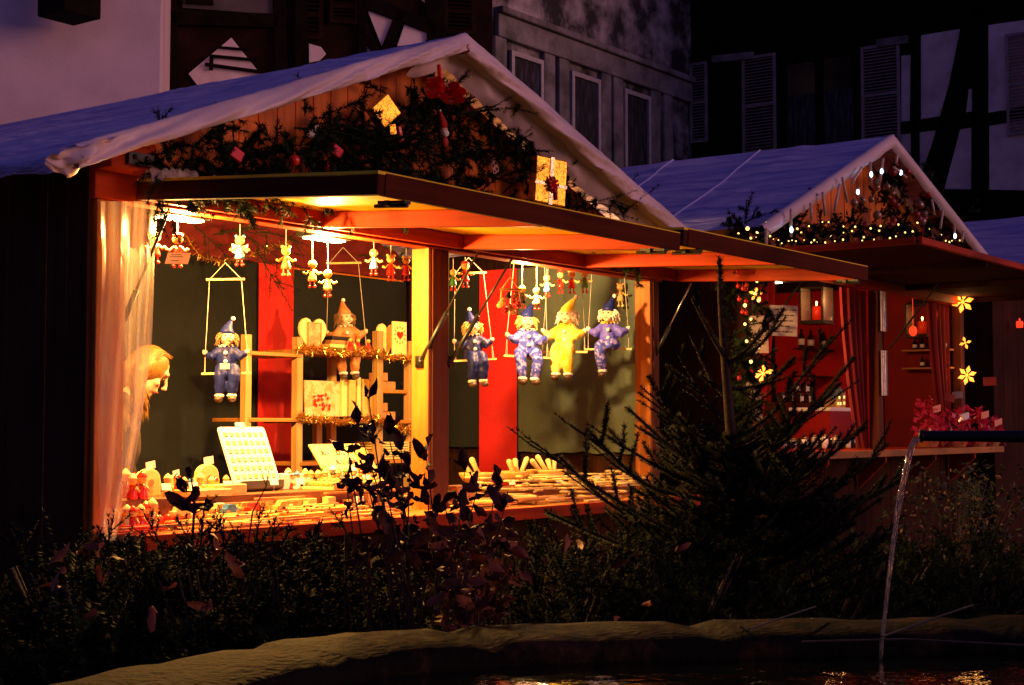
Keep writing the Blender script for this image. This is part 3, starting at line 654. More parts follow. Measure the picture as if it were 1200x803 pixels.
    mb = MB(); mb.tube([hc+V((0,0,.012))-F_*.004, hc+V((0,0,.03))-F_*.006, hc+V((0,0,.055))-F_*.012+S_*(hb*.35-.004), tip], [.039,.032,.019,.006], 14); P('hat', mb, hat, t, smooth=True)
    mb = MB(); mb.ball(tip+V((0,0,.004))-S_*.006, .0105, 10, 8); P('pompom', mb, POM, t, smooth=True)
    for bz_, by_ in ((-.435,-.044),(-.475,-.046)): mb = MB(); mb.ball(w(L*.5,by_,bz_), .0095, 8, 6); P('button', mb, POM, t, smooth=True)
    if card:
        mb = MB(); mb.obox(w(.0,-.085,-.50), (.022,0,0), (0,.001,.0), (0,-.006,.013)); P('price_card', mb, WHT, t)
    t.scale = (sc,)*3; t.rotation_euler = (R(U(-3,3)), R(U(-3.5,3.5)), rz); return t
def at(px, py, Y): return RY(px, py, Y)
swing_doll('navy doll on a swing beside the woman, white card on its lap', at(264,308,5.35), R(-48), 1.0, SBLUE, SBLUE, SBLUE, HAIRO, card=True, face=.2)
swing_doll('dark navy doll on a swing just right of the middle post', at(549,302,5.35), R(-40), 1.12, SNAVP, SBLUE, SBLUE, HAIRY, face=.3)
swing_doll('blue patterned doll on a swing, next to the bright red strip', at(621,290,5.34), R(-42), 1.27, SPAT, SPAT, SBLUE, HAIRY, face=-.1)
swing_doll('bright yellow doll on a swing between two blue dolls', at(662,283,5.24), R(-62), 1.30, SYEL, SYEL, SYEL, HAIRW, face=-.3, lean=.012)
swing_doll('violet blue doll on a swing nearest the right post with one leg hanging', at(712,284,4.99), R(-58), 1.24, SVIO, SPAT, SBLUE, HAIRW, one_leg=True, face=-.5)
swing_doll('ochre clown doll on a swing above the toy shelf, below the second lamp', at(402,290,6.35), R(-40), 1.22, SORA, SORA, SORA, HAIRO, face=.5)

# ================================================================ little hanging wooden figures
def figure(label, px, py, Y, dress, kind='child', h=1.0, cardtag=False, string=None, grp='small painted wooden figures hanging on strings', cat='figure'):
    Y += .10; c = RY(px, py, Y); t = T('hanging_figure', label, cat, c, grp); k = h
    def w(x, y, z): return c + V((x*k, y*k, z*k))
    mb = MB(); top = HZ+.02; mb.tube([w(0,0,.065), V((c.x, c.y, max(top, c.z+.1)))], .0016 if not cardtag else .004, 4); P('string', mb, STRING, t)
    mb = MB(); mb.ball(w(0,0,.045), .021*k, 12, 8); hd = P('head', mb, TOYW, t, smooth=True)
    mb = MB()
    for s in (-1,1): mb.ball(w(.008*s-.0, -.0195, .048), .0028*k, 6, 5)
    P('eye', mb, EYE_, hd)
    if kind in ('bear','angel'):
        for s in (-1,1):
            mb = MB(); mb.ball(w(.016*s, 0, .064), .0075*k, 8, 6); P('ear', mb, dress if kind == 'angel' else TOYW, hd, smooth=True)
    if kind == 'child':
        mb = MB(); mb.lathe(w(0,0,.055), [(.022*k,0),(.021*k,.006*k),(.012*k,.014*k),(.003*k,.017*k)], 12); P('cap', mb, dress, t, smooth=True)
    mb = MB(); mb.lathe(w(0,0,-.035), [(.022*k,0),(.021*k,.012*k),(.014*k,.035*k),(.009*k,.058*k)], 14); P('body', mb, dress, t, smooth=True)
    mb = MB()
    for s in (-1,1): mb.tube([w(.012*s,0,.015), w(.030*s,-.012,-.002), w(.042*s,-.02,.004)], [.006*k,.005*k,.006*k], 7)
    P('arms', mb, TOYW, t, smooth=True)
    for s in (-1,1):
        mb = MB(); mb.tube([w(.009*s,0,-.034), w(.011*s,-.004,-.055)], .004*k, 6); mb.ball(w(.012*s,-.008,-.062), (.009*k,.013*k,.008*k), 8, 6); P('leg', mb, REDP if kind != 'bear' else dress, t, smooth=True)
    if kind == 'angel':
        for s in (-1,1):
            mb = MB(); mb.prism([w(0,.016,.02), w(.035*s,.02,.034), w(.032*s,.02,-.006), w(.008*s,.018,-.012)], (0,.003,0)); P('wing', mb, WHT, t)
    if cardtag:
        mb = MB(); mb.obox(w(.005,-.05,-.035), V((.048,0,0)), V((0,.001,0)), V((.006,0,.024))); q = P('paper_tag', mb, WHT, t)
        mb = MB()
        for zz, a, b in ((-.022,-.02,.018),(-.030,-.026,.024),(-.045,-.022,.01)): mb.beam(w(a,-.053,zz), w(b,-.053,zz+.001), .001, .0022)
        P('scribble', mb, BLACK, q)
    t.rotation_euler = (0,0,R(-45)); return t
NAT = TOYW
for a in [('red wooden figure half hidden behind the plastic curtain edge', 182,291,4.98,REDP,'bear',1.0),
          ('red capped figure holding a paper tag below the first lamp', 208,294,4.9,REDP,'child',1.1,True),
          ('blue angel figure hanging over the black cloth above the leftmost swing', 281,294,5.0,BLUEP,'angel',1.05),
          ('plain wooden figure hanging in front of the red strip', 335,306,4.95,TOYD,'bear',1.05),
          ('wooden figure with red shoes left of the second lamp', 366,321,4.95,NAT,'plain',1.0),
          ('wooden figure with red shoes hanging lowest under the second lamp', 384,332,4.93,NAT,'plain',1.0),
          ('pale blue figure, first of the three beside the middle post', 438,307,4.95,BLUEP,'plain',1.0),
          ('red figure with red ears, middle one of three beside the middle post', 458,314,4.98,REDP,'bear',1.0),
          ('pink and cream figure with ears, nearest the middle post', 476,315,5.0,REDP,'bear',.95),
          ('green figure partly hidden by the middle post', 531,328,5.1,GREENP,'plain',.9),
          ('red figure hanging behind the first shutter strut', 545,322,5.1,REDP,'child',1.1),
          ('black and white figure above the fourth doll', 612,348,4.95,BLACK,'plain',1.0),
          ('cream figure with red shoes above the blue patterned doll', 629,350,4.95,TOYL,'plain',1.0),
          ('blue figure right of the yellow crossbar', 641,335,5.0,BLUEP,'plain',1.0),
          ('dark red figure with black hair above the yellow doll', 657,331,5.0,REDP,'child',1.0),
          ('orange red figure above the yellow doll', 670,331,5.02,REDP,'bear',1.05),
          ('green figure right above the yellow doll', 685,330,5.04,GREENP,'plain',1.05),
          ('yellow figure sitting on a cloud near the right post', 727,346,5.0,TOYL,'bear',1.1)]:
    figure(*a[:7], cardtag=len(a) > 7)
# cluster of coloured wooden parrots / rings on a small perch
c = RY(598, 352, 4.95); t = T('perch_mobile', 'cluster of red and brown wooden birds on a small triangle perch over the red strip', 'mobile', c, rz=R(-45))
mb = MB(); mb.tube([c+V((0,0,.13)), c+V((-.05,0,.06)), c+V((-.055,0,-.01))], .004, 6); mb.tube([c+V((0,0,.13)), c+V((.05,0,.06)), c+V((.055,0,-.01))], .004, 6); P('perch_frame', mb, TOYL, t)
mb = MB(); mb.beam(c+V((-.06,0,.06)), c+V((.06,0,.06)), .012,.012); P('crossbar', mb, TOYD, t)
mb = MB(); mb.tube([c+V((0,0,.13)), V((c.x,c.y,HZ+.01))], .0018, 4); P('string', mb, STRING, t)
for i,(dx,dz,m) in enumerate(((-.045,-.015,TOYL),(-.012,.02,BLACK),(.02,-.01,REDP),(-.005,-.045,TOYD),(.045,-.03,REDP),(-.06,-.03,TOYL),(.03,.025,TOYD),(-.03,-.06,REDP),(.015,-.065,TOYL))):
    mb = MB(); q = c+V((dx,-.015+.01*(i%3),dz)); mb.ball(q, (.018,.024,.016), 10, 7); mb.ball(q+V((0,-.018,.014)), .011, 8, 6); mb.lathe(q+V((0,-.028,.012)), [(.004,0),(.0005,.009)], 6, Matrix.Rotation(R(90),3,'X')); P('bird', mb, m, t, smooth=True)

# ================================================================ tinsel
TINS = mat('gold_tinsel', (.85,.50,.12), .22, .3, 60, metal=1)
def tinsel(label, pts, r, n, m=TINS, name='tinsel_garland'):
    pts = [V(p) for p in catmull(pts, 10, False)]; mb = MB(); mb.tube(pts, .003, 5); L = len(pts)-1
    for i in range(n):
        k = U(0, L-.001); j = int(k); p = pts[j].lerp(pts[j+1], k-j); d = V((U(-1,1),U(-1,1),U(-1,1))).normalized(); e = d.orthogonal().normalized()
        l = r*U(.5,1.15); w_ = U(.0015,.0035); tw = V((U(-1,1),U(-1,1),U(-1,1))).normalized()*w_
        mb.add([p+e*.001, p+d*l*.5+tw, p+d*l, p+d*l*.5-tw], [(0,1,2,3)])
    o = P(name, mb, m, loc=pts[0]); return tag(o, label, 'tinsel')
# ================================================================ toy shelf rack at the back
SY = 6.22
rk = T('shelf_rack', 'open pine shelf rack full of wooden toys standing behind the counter', 'shelf', (PY(390,SY).x, SY+.12, 0))
LAD = wood('ladder_pine', (.50,.30,.10), 'z')
for px, y0, dy, w_ in ((292,392,.0,.045),(352,395,0,.05),(446,388,0,.055),(483,400,0,.06)):
    q = RY(px, y0, SY); mb = MB(); mb.box((q.x-w_/2, SY, .9), (q.x+w_/2, SY+.045, q.z)); P('upright', mb, LAD, rk, bevel=.003)
for px, y0 in ((389,415),(372,470)):
    q = RY(px, y0, SY+.3); mb = MB(); mb.box((q.x-.025, SY+.28, .9), (q.x+.025, SY+.32, q.z)); P('upright', mb, LAD, rk, bevel=.003)
def xp(px, Y=SY): return PY(px, Y).x
shz = {}
for nm, (pa, pb, py) in {'a': (292,352,413), 'top': (350,484,413), 'b': (292,350,490), 'mid': (352,484,492), 'r1': (446,486,457), 'low': (352,484,540)}.items():
    z = RY((pa+pb)/2, py, SY).z; shz[nm] = z; mb = MB(); mb.box((xp(pa), SY-.01 if nm != 'r1' else SY+.01, z-.022), (xp(pb), SY+.30, z)); P('shelf', mb, W, rk, bevel=.003)
tinsel('sparkling gold tinsel draped along the upper toy shelf edge', [RY(348,410,SY-.03), RY(372,408,SY-.04), RY(400,413,SY-.05), RY(430,410,SY-.05), RY(455,418,SY-.04), RY(487,420,SY-.04)], .045, 1500)
tinsel('sparkling gold tinsel draped along the lower toy shelf edge', [RY(350,487,SY-.03), RY(372,491,SY-.05), RY(405,494,SY-.05), RY(440,490,SY-.05), RY(462,500,SY-.04), RY(489,503,SY-.04)], .045, 1500)
tinsel('thin tinsel looped below the roof over the black backdrop', [RY(218,276,6.6), RY(235,300,6.6), RY(262,306,6.6), RY(290,300,6.6), RY(318,290,6.6), RY(340,283,6.6)], .04, 700)
# heart frames and cards on the top shelf
def heart(c, w_, h_, n=28):
    out = []
    for i in range(n):
        t = i/n*2*math.pi; x_ = 16*math.sin(t)**3/16; z_ = (13*math.cos(t)-5*math.cos(2*t)-2*math.cos(3*t)-math.cos(4*t))/17
        out.append(V((c[0]+x_*w_/2, c[1], c[2]+z_*h_/2)))
    return out
def hpx(px, py, Y=SY+.02): return RY(px, py, Y)
q = hpx(364, 390); f = T('picture_heart', 'heart shaped wooden picture frame on the top shelf beside the ochre clown', 'picture frame', (q.x, SY+.02, shz['top']))
mb = MB(); mb.prism([V((p.x,p.y,max(p.z,shz['top']-.08))) for p in heart((q.x, SY+.0, q.z-.01), .23, .27)], (0,.014,0)); P('heart_board', mb, TOYL, f, bevel=.002)
mb = MB(); mb.box((q.x-.045, SY-.008, q.z-.09),(q.x+.055, SY-.002, q.z+.055)); P('picture', mb, mat('ochre_print', (.55,.22,.08), .5, 0, 20, col2=(.7,.42,.2), thr=(.45,.55)), f)
mb = MB()
for a in ((-.052,-.045,-.095,.06),(.055,.062,-.095,.06),(-.045,.055,.055,.06),(-.045,.055,-.095,-.09)): mb.box((q.x+a[0], SY-.012, q.z+a[2]),(q.x+a[1], SY-.002, q.z+a[3]))
P('inner_frame', mb, TOYD, f)
q = hpx(457, 395); f = T('heart_board', 'pale heart shaped board standing behind the red heart card', 'heart board', (q.x, SY+.05, shz['top']))
mb = MB(); mb.prism(heart((q.x+.01, SY+.05, q.z-.0), .20, .24), (0,.012,0)); P('heart_board', mb, TOYL, f, bevel=.002)
q = hpx(464, 393); f = T('heart_card', 'square wooden plaque painted with a red heart and short rays', 'plaque', (q.x, SY-.01, shz['top']))
mb = MB(); mb.box((q.x-.068, SY-.012, shz['top']+.0),(q.x+.068, SY+.0, q.z+.085)); P('board', mb, TOYL, f, bevel=.003)
mb = MB(); mb.prism(heart((q.x, SY-.017, q.z+.0), .062, .062), (0,.004,0)); P('painted_heart', mb, REDP, f)
mb = MB()
for k in range(12):
    a = k/12*6.283; d = V((math.cos(a),0,math.sin(a))); mb.beam(V((q.x,SY-.014,q.z))+d*.043, V((q.x,SY-.014,q.z))+d*.058, .002,.005, upv=d.cross(V((0,1,0))))
P('painted_rays', mb, REDP, f)
# toy train / red cone pegs on top shelf
for i, px in enumerate((412, 421, 433)):
    q = RY(px, 405, SY+.02); c = V((q.x, SY+.03, shz['top'])); t = T('peg_figure', ['first red cone peg figure on the upper shelf, left of two others', 'middle red cone peg figure of the three on the upper shelf', 'last red cone peg figure on the upper shelf, beside the pale heart board'][i], 'figure', c, 'red cone peg figures on the upper shelf')
    mb = MB(); mb.lathe(c, [(.026,0),(.026,.012),(.018,.04),(.008,.065)], 14); P('body', mb, REDP, t, smooth=True)
    mb = MB(); mb.ball(c+V((0,0,.075)), .013, 10, 8); P('head', mb, TOYW, t, smooth=True)
q = RY(395, 400, SY+.1); t = T('stacked_books', 'small stack of dark green and cream wooden boxes below the ochre clown', 'boxes', (q.x, SY+.1, shz['top']))
for k in range(4): mb = MB(); mb.box((q.x-.11+.01*k, SY+.06, shz['top']+.002+k*.024),(q.x+.06+.005*k, SY+.17, shz['top']+.024+k*.024)); P('box', mb, (GREENP, TOYL, TOYD, BLACK)[k], t, bevel=.002)
# middle shelf: picture puzzle and leaning boards
def lean_board(name, label, cat, px0, px1, pyt, pyb, Y, m, th=.012, tilt=0, lean=.05, grp=None):
    a = RY(px0, pyb, Y); b = RY(px1, pyb, Y); zt = RY((px0+px1)/2, pyt, Y).z; zb = min(a.z, b.z)
    pts = [V((a.x,Y,zb)), V((b.x,Y,zb)), V((b.x+tilt,Y+lean,zt)), V((a.x+tilt,Y+lean,zt))]; mb = MB(); mb.prism(pts, (0,th,0))
    o = P(name, mb, m, loc=((a.x+b.x)/2, Y, zb), bevel=.002); return tag(o, label, cat, grp)
PICT = mat('puzzle_print', (.68,.36,.12), .45, 0, 26, col2=(.7,.55,.3), thr=(.47,.5))
nt = PICT.node_tree
o = lean_board('picture_puzzle', 'wooden picture puzzle with red painted shapes leaning on the middle shelf', 'puzzle', 358, 400, 446, 488, SY+.06, PICT, tilt=.04)
mb = MB(); q0 = RY(378,470,SY+.05)
for k in range(22):
    c_ = q0+V((U(-.075,.08), -.002, U(-.055,.045))); c_.y = SY+.052+ (c_.z-q0.z+.08)*.24; mb.ball(c_, (U(.006,.014), .003, U(.006,.012)), 8, 5)
P('painted_shapes', mb, REDP, o)
for i, (a, b, dz) in enumerate(((401,407,0),(409,417,2),(419,423,-1),(425,433,1),(434,438,2))):
    lean_board('leaning_board', ['thin cream wooden board leaning beside the picture puzzle', 'wide brown and cream board leaning on the middle shelf', 'narrow pale board in the middle of the leaning row', 'wide pale board leaning near the shelf upright', 'thin dark edged board leaning against the shelf upright'][i], 'board', a, b, 443+dz, 488, SY+.04+.01*i, TOYL if i % 2 == 0 else TOYW, tilt=.055, th=.02, grp='boards leaning on the middle shelf')
# brick boxes in the right bay of the rack
n = 0
for nm, z0 in (('r1', shz['r1']), ('mid', shz['mid'])):
    for k in range(2):
        for j in range(2 if k == 0 else 1):
            x0 = xp(449)+.085*j+.01*k; mb = MB(); mb.box((x0, SY+.04, z0+k*.055),(x0+.08, SY+.13, z0+.052+k*.055)); o = P('wooden_box', mb, TOYD, loc=(x0+.04, SY+.08, z0+k*.055), bevel=.003)
            tag(o, 'small plain brown wooden box stacked in the narrow right bay of the shelf rack', 'box', 'plain wooden boxes in the right bay of the rack')
mb = MB()
for k in range(7):
    z0 = shz['low']+.004+.016*k; mb = MB(); dx = U(-.01,.02); mb.box((xp(448)+dx, SY-.0, z0),(xp(486)+dx*.5, SY+.22, z0+.011)); o = P('flat_board', mb, TOYL, loc=(xp(466), SY+.1, z0), bevel=.001)
    tag(o, 'thin pale board in the flat stack on the lowest shelf beside the middle post', 'board', 'thin boards stacked flat on the lowest shelf')
# alphabet board
def text_mesh(txt, size, name, m, parent, M, ext=.0015):
    cu = bpy.data.curves.new('t', 'FONT'); cu.body = txt; cu.size = size; cu.extrude = ext; cu.offset = size*.02; cu.align_x = 'CENTER'; cu.align_y = 'CENTER'; cu.resolution_u = 3
    ob = bpy.data.objects.new('t', cu); C.objects.link(ob); bpy.context.view_layer.update()
    me = bpy.data.meshes.new_from_object(ob.evaluated_get(bpy.context.evaluated_depsgraph_get())); bpy.data.objects.remove(ob); me.transform(Matrix(M)); me.transform(Matrix.Translation(-world_loc(parent)))
    me.materials.clear(); me.materials.append(m); me.name = name; o = bpy.data.objects.new(name, me); C.objects.link(o); o.parent = parent; return o
A0 = RY(388, 548, 5.55); ab = T('alphabet_board', 'tilted wooden alphabet board with coloured capital letters behind the painted figures', 'toy', (A0.x, 5.55, A0.z))
ux = V((1,0,0)); uz = V((.12,.62,.78)).normalized(); un = ux.cross(uz).normalized(); uz = un.cross(ux)*-1 if un.cross(ux).z < 0 else un.cross(ux)
if un.y > 0: un = -un
cc = RY(404, 543, 5.60)
mb = MB(); mb.obox(cc, ux*.20, un*.006, uz*.13); P('board', mb, TOYL, ab, bevel=.003)
for r_, (word, cols) in enumerate((('ABCDEF', (REDP,BLUEP,TOYL,REDP,BLUEP,GREENP)), ('IJKLMN', (GREENP,BLUEP,REDP,TOYD,GREENP,REDP)))):
    for k, ch in enumerate(word):
        p = cc + ux*(-.135+.040*k) + uz*(.065-.062*r_) + un*.008
        M = Matrix(((ux.x,uz.x,un.x,p.x),(ux.y,uz.y,un.y,p.y),(ux.z,uz.z,un.z,p.z),(0,0,0,1))); text_mesh(ch, .046, 'letter', cols[k], ab, M)
for k in range(3):
    p = cc+ux*(.13+.035*k)-uz*.01; mb = MB(); mb.obox(p+un*.012, ux*.013, un*.006, uz*.10); o = P('wood_slat', mb, TOYW, loc=p); tag(o, 'short flat slat lying on the right part of the alphabet board', 'slat', 'slats lying on the alphabet board')

# ================================================================ goods on the counter
CZ = .922
RISM = wood('riser_wood', (.22,.07,.012), 'x')
RIS_L, RIS_R = .115, .06
def ris(px, f): return (RIS_L if px < 500 else RIS_R) if f >= .44 else 0
def cp(px, f, dz=0): q = PY(px, 4.60+.9*f); return V((q.x, q.y, CZ+dz+ris(px, f)))
for x0_, x1_, h_, lb in ((XL+.18, 5.86, RIS_L, 'long pale wooden riser under the toys at the back of the left counter'), (6.16, 8.06, RIS_R, 'low pale wooden riser under the mortar bowls on the right counter')):
    mb = MB(); mb.box((x0_, 4.99, CZ), (x1_, 5.49, CZ+h_)); o = P('display_riser', mb, RISM, loc=((x0_+x1_)/2, 5.24, CZ), bevel=.004); tag(o, lb, 'riser')
def jig(a): return U(-a, a)
stand_fig_later = []
def put_stick(px, f, L, dz, m, ang, label, r=.006, grp=None, flat=True):
    c = cp(px, f, dz); mb = MB()
    d = V((math.cos(ang), math.sin(ang), 0)); mb.beam(c-d*L/2, c+d*L/2, r*2.6 if flat else r*2, r*1.3 if flat else r*2)
    o = P('wooden_stick', mb, m, loc=c, bevel=.0015); return tag(o, label, 'stick', grp)
for k in range(54):
    px = U(215, 452); f = U(.02,.30); lay = k//14
    put_stick(px, f, U(.16,.34), .006+.012*lay, rnd.choice([TOYL,TOYW,TOYD,TOYL,W]), jig(.10), 'flat pale wooden slat in the loose stack along the front of the counter', U(.005,.008), 'pale slats stacked along the front of the left counter')
for k in range(22):
    px = U(205, 470); lay = k % 9; put_stick(px, .34+.09*U(0,1)*(1-lay/12), U(.14,.30), .006+.0125*lay, rnd.choice([TOYL,TOYW,TOYL,W,TOYD]), jig(.12), 'narrow slat in the high stack against the long riser', U(.005,.009), 'slats stacked high against the left riser')
for k in range(16):
    put_stick(U(148, 205), U(.03,.20), U(.12,.24), .006+.010*(k//6), REDP if k % 3 else TOYD, jig(.12), 'red lacquered stick lying by the curtain foot at the counter edge', .005, 'red sticks by the curtain foot')
for k in range(10):   # black tipped sticks
    c = cp(U(270, 400), U(.05,.28), .05+jig(.006)); t = T('tipped_stick', 'round stick with dark bead ends on top of the pale slat stack', 'stick', c, 'bead ended sticks on the slat stack'); L = U(.12,.2)
    mb = MB(); mb.tube([c-V((L/2,0,0)), c+V((L/2,0,0))], .004, 6); P('rod', mb, TOYL, t)
    for s in (-1,1): mb = MB(); mb.ball(c+V((s*L/2,0,0)), .007, 8, 6); P('bead', mb, BLACK if k % 2 else REDP, t, smooth=True)
# little wheeled cars, blocks and boxes along the foot of the riser
def toy_car(c, m, label, s=1):
    t = T('toy_car', label, 'toy car', c, 'small wooden cars along the riser'); mb = MB()
    mb.prism([c+V((a*s,-.016*s,b*s)) for a,b in ((-.045,.010),(.045,.010),(.045,.026),(.022,.030),(.014,.046),(-.022,.046),(-.030,.030),(-.045,.028))], (0,.032*s,0)); P('body', mb, m, t, bevel=.002)
    for dx in (-.026,.026):
        for dy in (-.021,.017): mb = MB(); mb.lathe(c+V((dx*s,(dy+.004)*s,.011*s)), [(.011*s,0),(.011*s,.005*s)], 12, Matrix.Rotation(R(90),3,'X')); P('wheel', mb, TOYD if m is not TOYD else BLACK, t)
cn = {id(REDP): 'red', id(BLUEP): 'blue', id(TOYL): 'pale', id(GREENP): 'green', id(TOYW): 'honey coloured', id(WHT): 'white', id(TOYD): 'brown'}
for k in range(9):
    m = [TOYL,REDP,TOYW,TOYL,BLUEP,TOYW,REDP,TOYL,TOYW][k]; toy_car(cp(212+k*15+jig(3), .30+.08*(k % 2), .035), m, '%s wooden toy car in the row in front of the long riser' % cn[id(m)], 1.05)
for k in range(26):
    px = 208+k*10+jig(4) ; m = [TOYL,TOYW,TOYL,REDP,TOYW,WHT,TOYL,TOYD][k % 8]; c = cp(px, .40+jig(.015), 0); w_, h_ = U(.016,.034), U(.03,.095); a = jig(.4); d = V((math.cos(a),math.sin(a),0)); e = V((-d.y,d.x,0))
    mb = MB(); mb.obox(c+V((0,0,h_/2)), d*w_, e*.018, V((0,0,h_/2))); o = P('toy_box', mb, m, loc=c, bevel=.003); tag(o, 'small %s box in the uneven row leaning on the front of the riser' % cn[id(m)], 'box', '%s boxes standing before the riser' % cn[id(m)])
for k,(px,f) in enumerate(((196,.5),(228,.52),(268,.5),(322,.55),(352,.52),(430,.56),(600,.5),(655,.52),(700,.5),(560,.5))):
    c = cp(px, f, .045); mb = MB(); mb.obox(c, V((.020,-.006,0)), V((0,.0008,0)), V((.002,.006,.014))); mb.tube([c-V((0,0,.045)), c-V((0,0,.01))], .0015, 4); o = P('price_card', mb, WHT, loc=c-V((0,0,.045))); tag(o, 'little white price card on a pin among the wooden goods on the riser', 'price card', 'white price cards on the risers')
for k in range(14):
    px = 196+k*10+jig(3)
    if 268 < px < 332: continue
    m = [TOYL,REDP,TOYW,BLUEP,TOYL][k % 5]; stand_fig_later.append((px, .55+jig(.03), m))
# row of spinning knobs in a tray
tr = T('knob_tray', 'flat wooden tray holding rows of small round tops in front of the painted figures', 'tray', cp(408, .50)); c = cp(408,.50)
mb = MB(); mb.box((c.x-.20,c.y-.09,c.z),(c.x+.22,c.y+.13,c.z+.012)); P('base', mb, TOYL, tr, bevel=.002)
mb = MB(); mb.box((c.x-.205,c.y-.10,c.z),(c.x+.225,c.y-.09,c.z+.03)); P('rim', mb, TOYW, tr)
kn = None
for j in range(5):
    for i in range(9):
        p = V((c.x-.175+.044*i+.01*j, c.y-.065+.043*j, c.z+.014))
        if kn is None:
            kn = T('spinning_top', 'small round wooden top with a dark centre standing in the knob tray', 'spinning top', p, 'round tops in the wooden tray')
            mb = MB(); mb.lathe(p, [(.006,0),(.016,.008),(.019,.016),(.014,.024)], 12); P('body', mb, TOYW, kn, smooth=True)
            mb = MB(); mb.lathe(p+V((0,0,.0245)), [(.008,0),(.008,.002)], 10); P('dark_centre', mb, TOYD, kn)
            mb = MB(); mb.tube([p+V((0,0,.025)), p+V((0,0,.036))], .0025, 6); P('pin', mb, TOYL, kn)
        else: dup(kn, p)
# painted figures crowding behind the tray
cols = [REDP, TOYW, TOYL, BLUEP, GREENP, TOYL, TOYW, WHT, BLACK, TOYW]
lab_f = {id(REDP): 'red', id(TOYW): 'natural brown', id(TOYL): 'pale cream', id(BLUEP): 'blue', id(GREENP): 'green', id(WHT): 'white', id(BLACK): 'black'}
def stand_fig(c, body, s, label, grp, hatm=None):
    t = T('wooden_figure', label, 'figure', c, grp); w = lambda x,y,z: c+V((x*s,y*s,z*s))
    mb = MB(); mb.lathe(c, [(.020*s,0),(.021*s,.006*s),(.016*s,.03*s),(.010*s,.052*s)], 12); P('body', mb, body, t, smooth=True)
    mb = MB(); mb.ball(w(0,0,.064), .016*s, 10, 8); P('head', mb, TOYW, t, smooth=True)
    mb = MB(); mb.lathe(w(0,0,.072), [(.019*s,0),(.016*s,.006*s),(.011*s,.014*s),(.002*s,.022*s)], 10); P('hat', mb, hatm or body, t, smooth=True)
    for q in (-1,1): mb = MB(); mb.tube([w(.012*q,0,.044), w(.024*q,-.008,.026)], .0045*s, 6); P('arm', mb, TOYW, t, smooth=True)
    t.rotation_euler = (0,0,U(-1,.2)); return t
for k in range(26):
    px = 340+ (k % 13)*8.2 + jig(2); f = .66+.13*(k//13)+jig(.02); m = cols[(k*7) % 10]
    stand_fig(cp(px, f), m, U(.85,1.15), '%s painted wooden figure in the crowd behind the knob tray' % lab_f[id(m)], 'painted figures crowded behind the knob tray', cols[(k*3) % 10])
for (px, f, m) in stand_fig_later: stand_fig(cp(px, f), m, U(.8,1.1), '%s figure standing between the round topped toy houses and the display board' % lab_f[id(m)], 'figures between the toy houses and the display board')
for k in range(13):
    px = 150+(k % 5)*8+jig(2); f = .30+.14*(k//5)+jig(.02); m = REDP if k % 4 else TOYL
    stand_fig(cp(px, f, .0), m, U(1.0,1.35), '%s wooden figure in the small group at the curtain foot' % ('red lacquered' if m is REDP else 'pale'), 'red figures grouped at the curtain foot', REDP if k % 2 else TOYL)
for k in range(5):   # red apples/balls row
    c = cp(175+k*12, .36, .03); mb = MB(); mb.ball(c, .024, 14, 10); mb.tube([c+V((0,0,.022)), c+V((.004,0,.04))], .002, 5); o = P('red_ball', mb, REDP, loc=c-V((0,0,.03)), smooth=True); tag(o, 'glossy red wooden ball lying among the figures near the curtain foot', 'ball', 'glossy red balls near the curtain foot')
# rounded yellow hanging boards with cards
for i, (px, f, s) in enumerate(((178,.62,1.0),(208,.66,.72),(246,.64,1.1))):
    c = cp(px, f); t = T('rounded_toy_house', ['round topped pale wooden house nearest the curtain with a card', 'smallest round topped pale wooden house, middle of three', 'largest round topped pale wooden house with a card, nearest the white display board'][i], 'toy house', c, 'round topped pale wooden toy houses')
    pts = [c+V((-.055*s,0,0)), c+V((.055*s,0,0)), c+V((.06*s,0,.05*s))]+[c+V((.055*s*math.cos(a),0,.075*s+.045*s*math.sin(a))) for a in [math.pi*q/10 for q in range(11)]]+[c+V((-.06*s,0,.05*s))]
    mb = MB(); mb.prism(pts, (0,.035,0)); P('body', mb, TOYL, t, bevel=.004)
    mb = MB(); mb.lathe(c+V((0,-.002,.06*s)), [(.016*s,0),(.016*s,.003)], 12, Matrix.Rotation(R(90),3,'X')); P('round_door', mb, TOYD, t)
    mb = MB(); mb.obox(c+V((.01,.015,.135*s)), (.026*s,0,.004), (0,.0008,0), (-.002,0,.016*s)); P('card', mb, WHT, t)
for k,(px,f,w_,h_) in enumerate(((262,.5,.10,.045),(240,.45,.12,.03),(285,.40,.16,.02),(318,.34,.18,.024),(350,.36,.16,.03),(232,.36,.08,.05))):
    c = cp(px,f); mb = MB(); mb.box((c.x-w_,c.y-.05,c.z),(c.x+w_,c.y+.06,c.z+h_)); o = P('wooden_case', mb, [TOYL,TOYL,WHT,TOYL,TOYL,TOYW][k], loc=c, bevel=.003)
    tag(o, ['pale wooden case between the toy house and the white display board','flat pale case in front of the small toy house','thin white case at the foot of the white display board','flat pale case right of the display board foot','flat pale case beside the knob tray','square brown case in front of the round topped toy houses'][k], 'case')
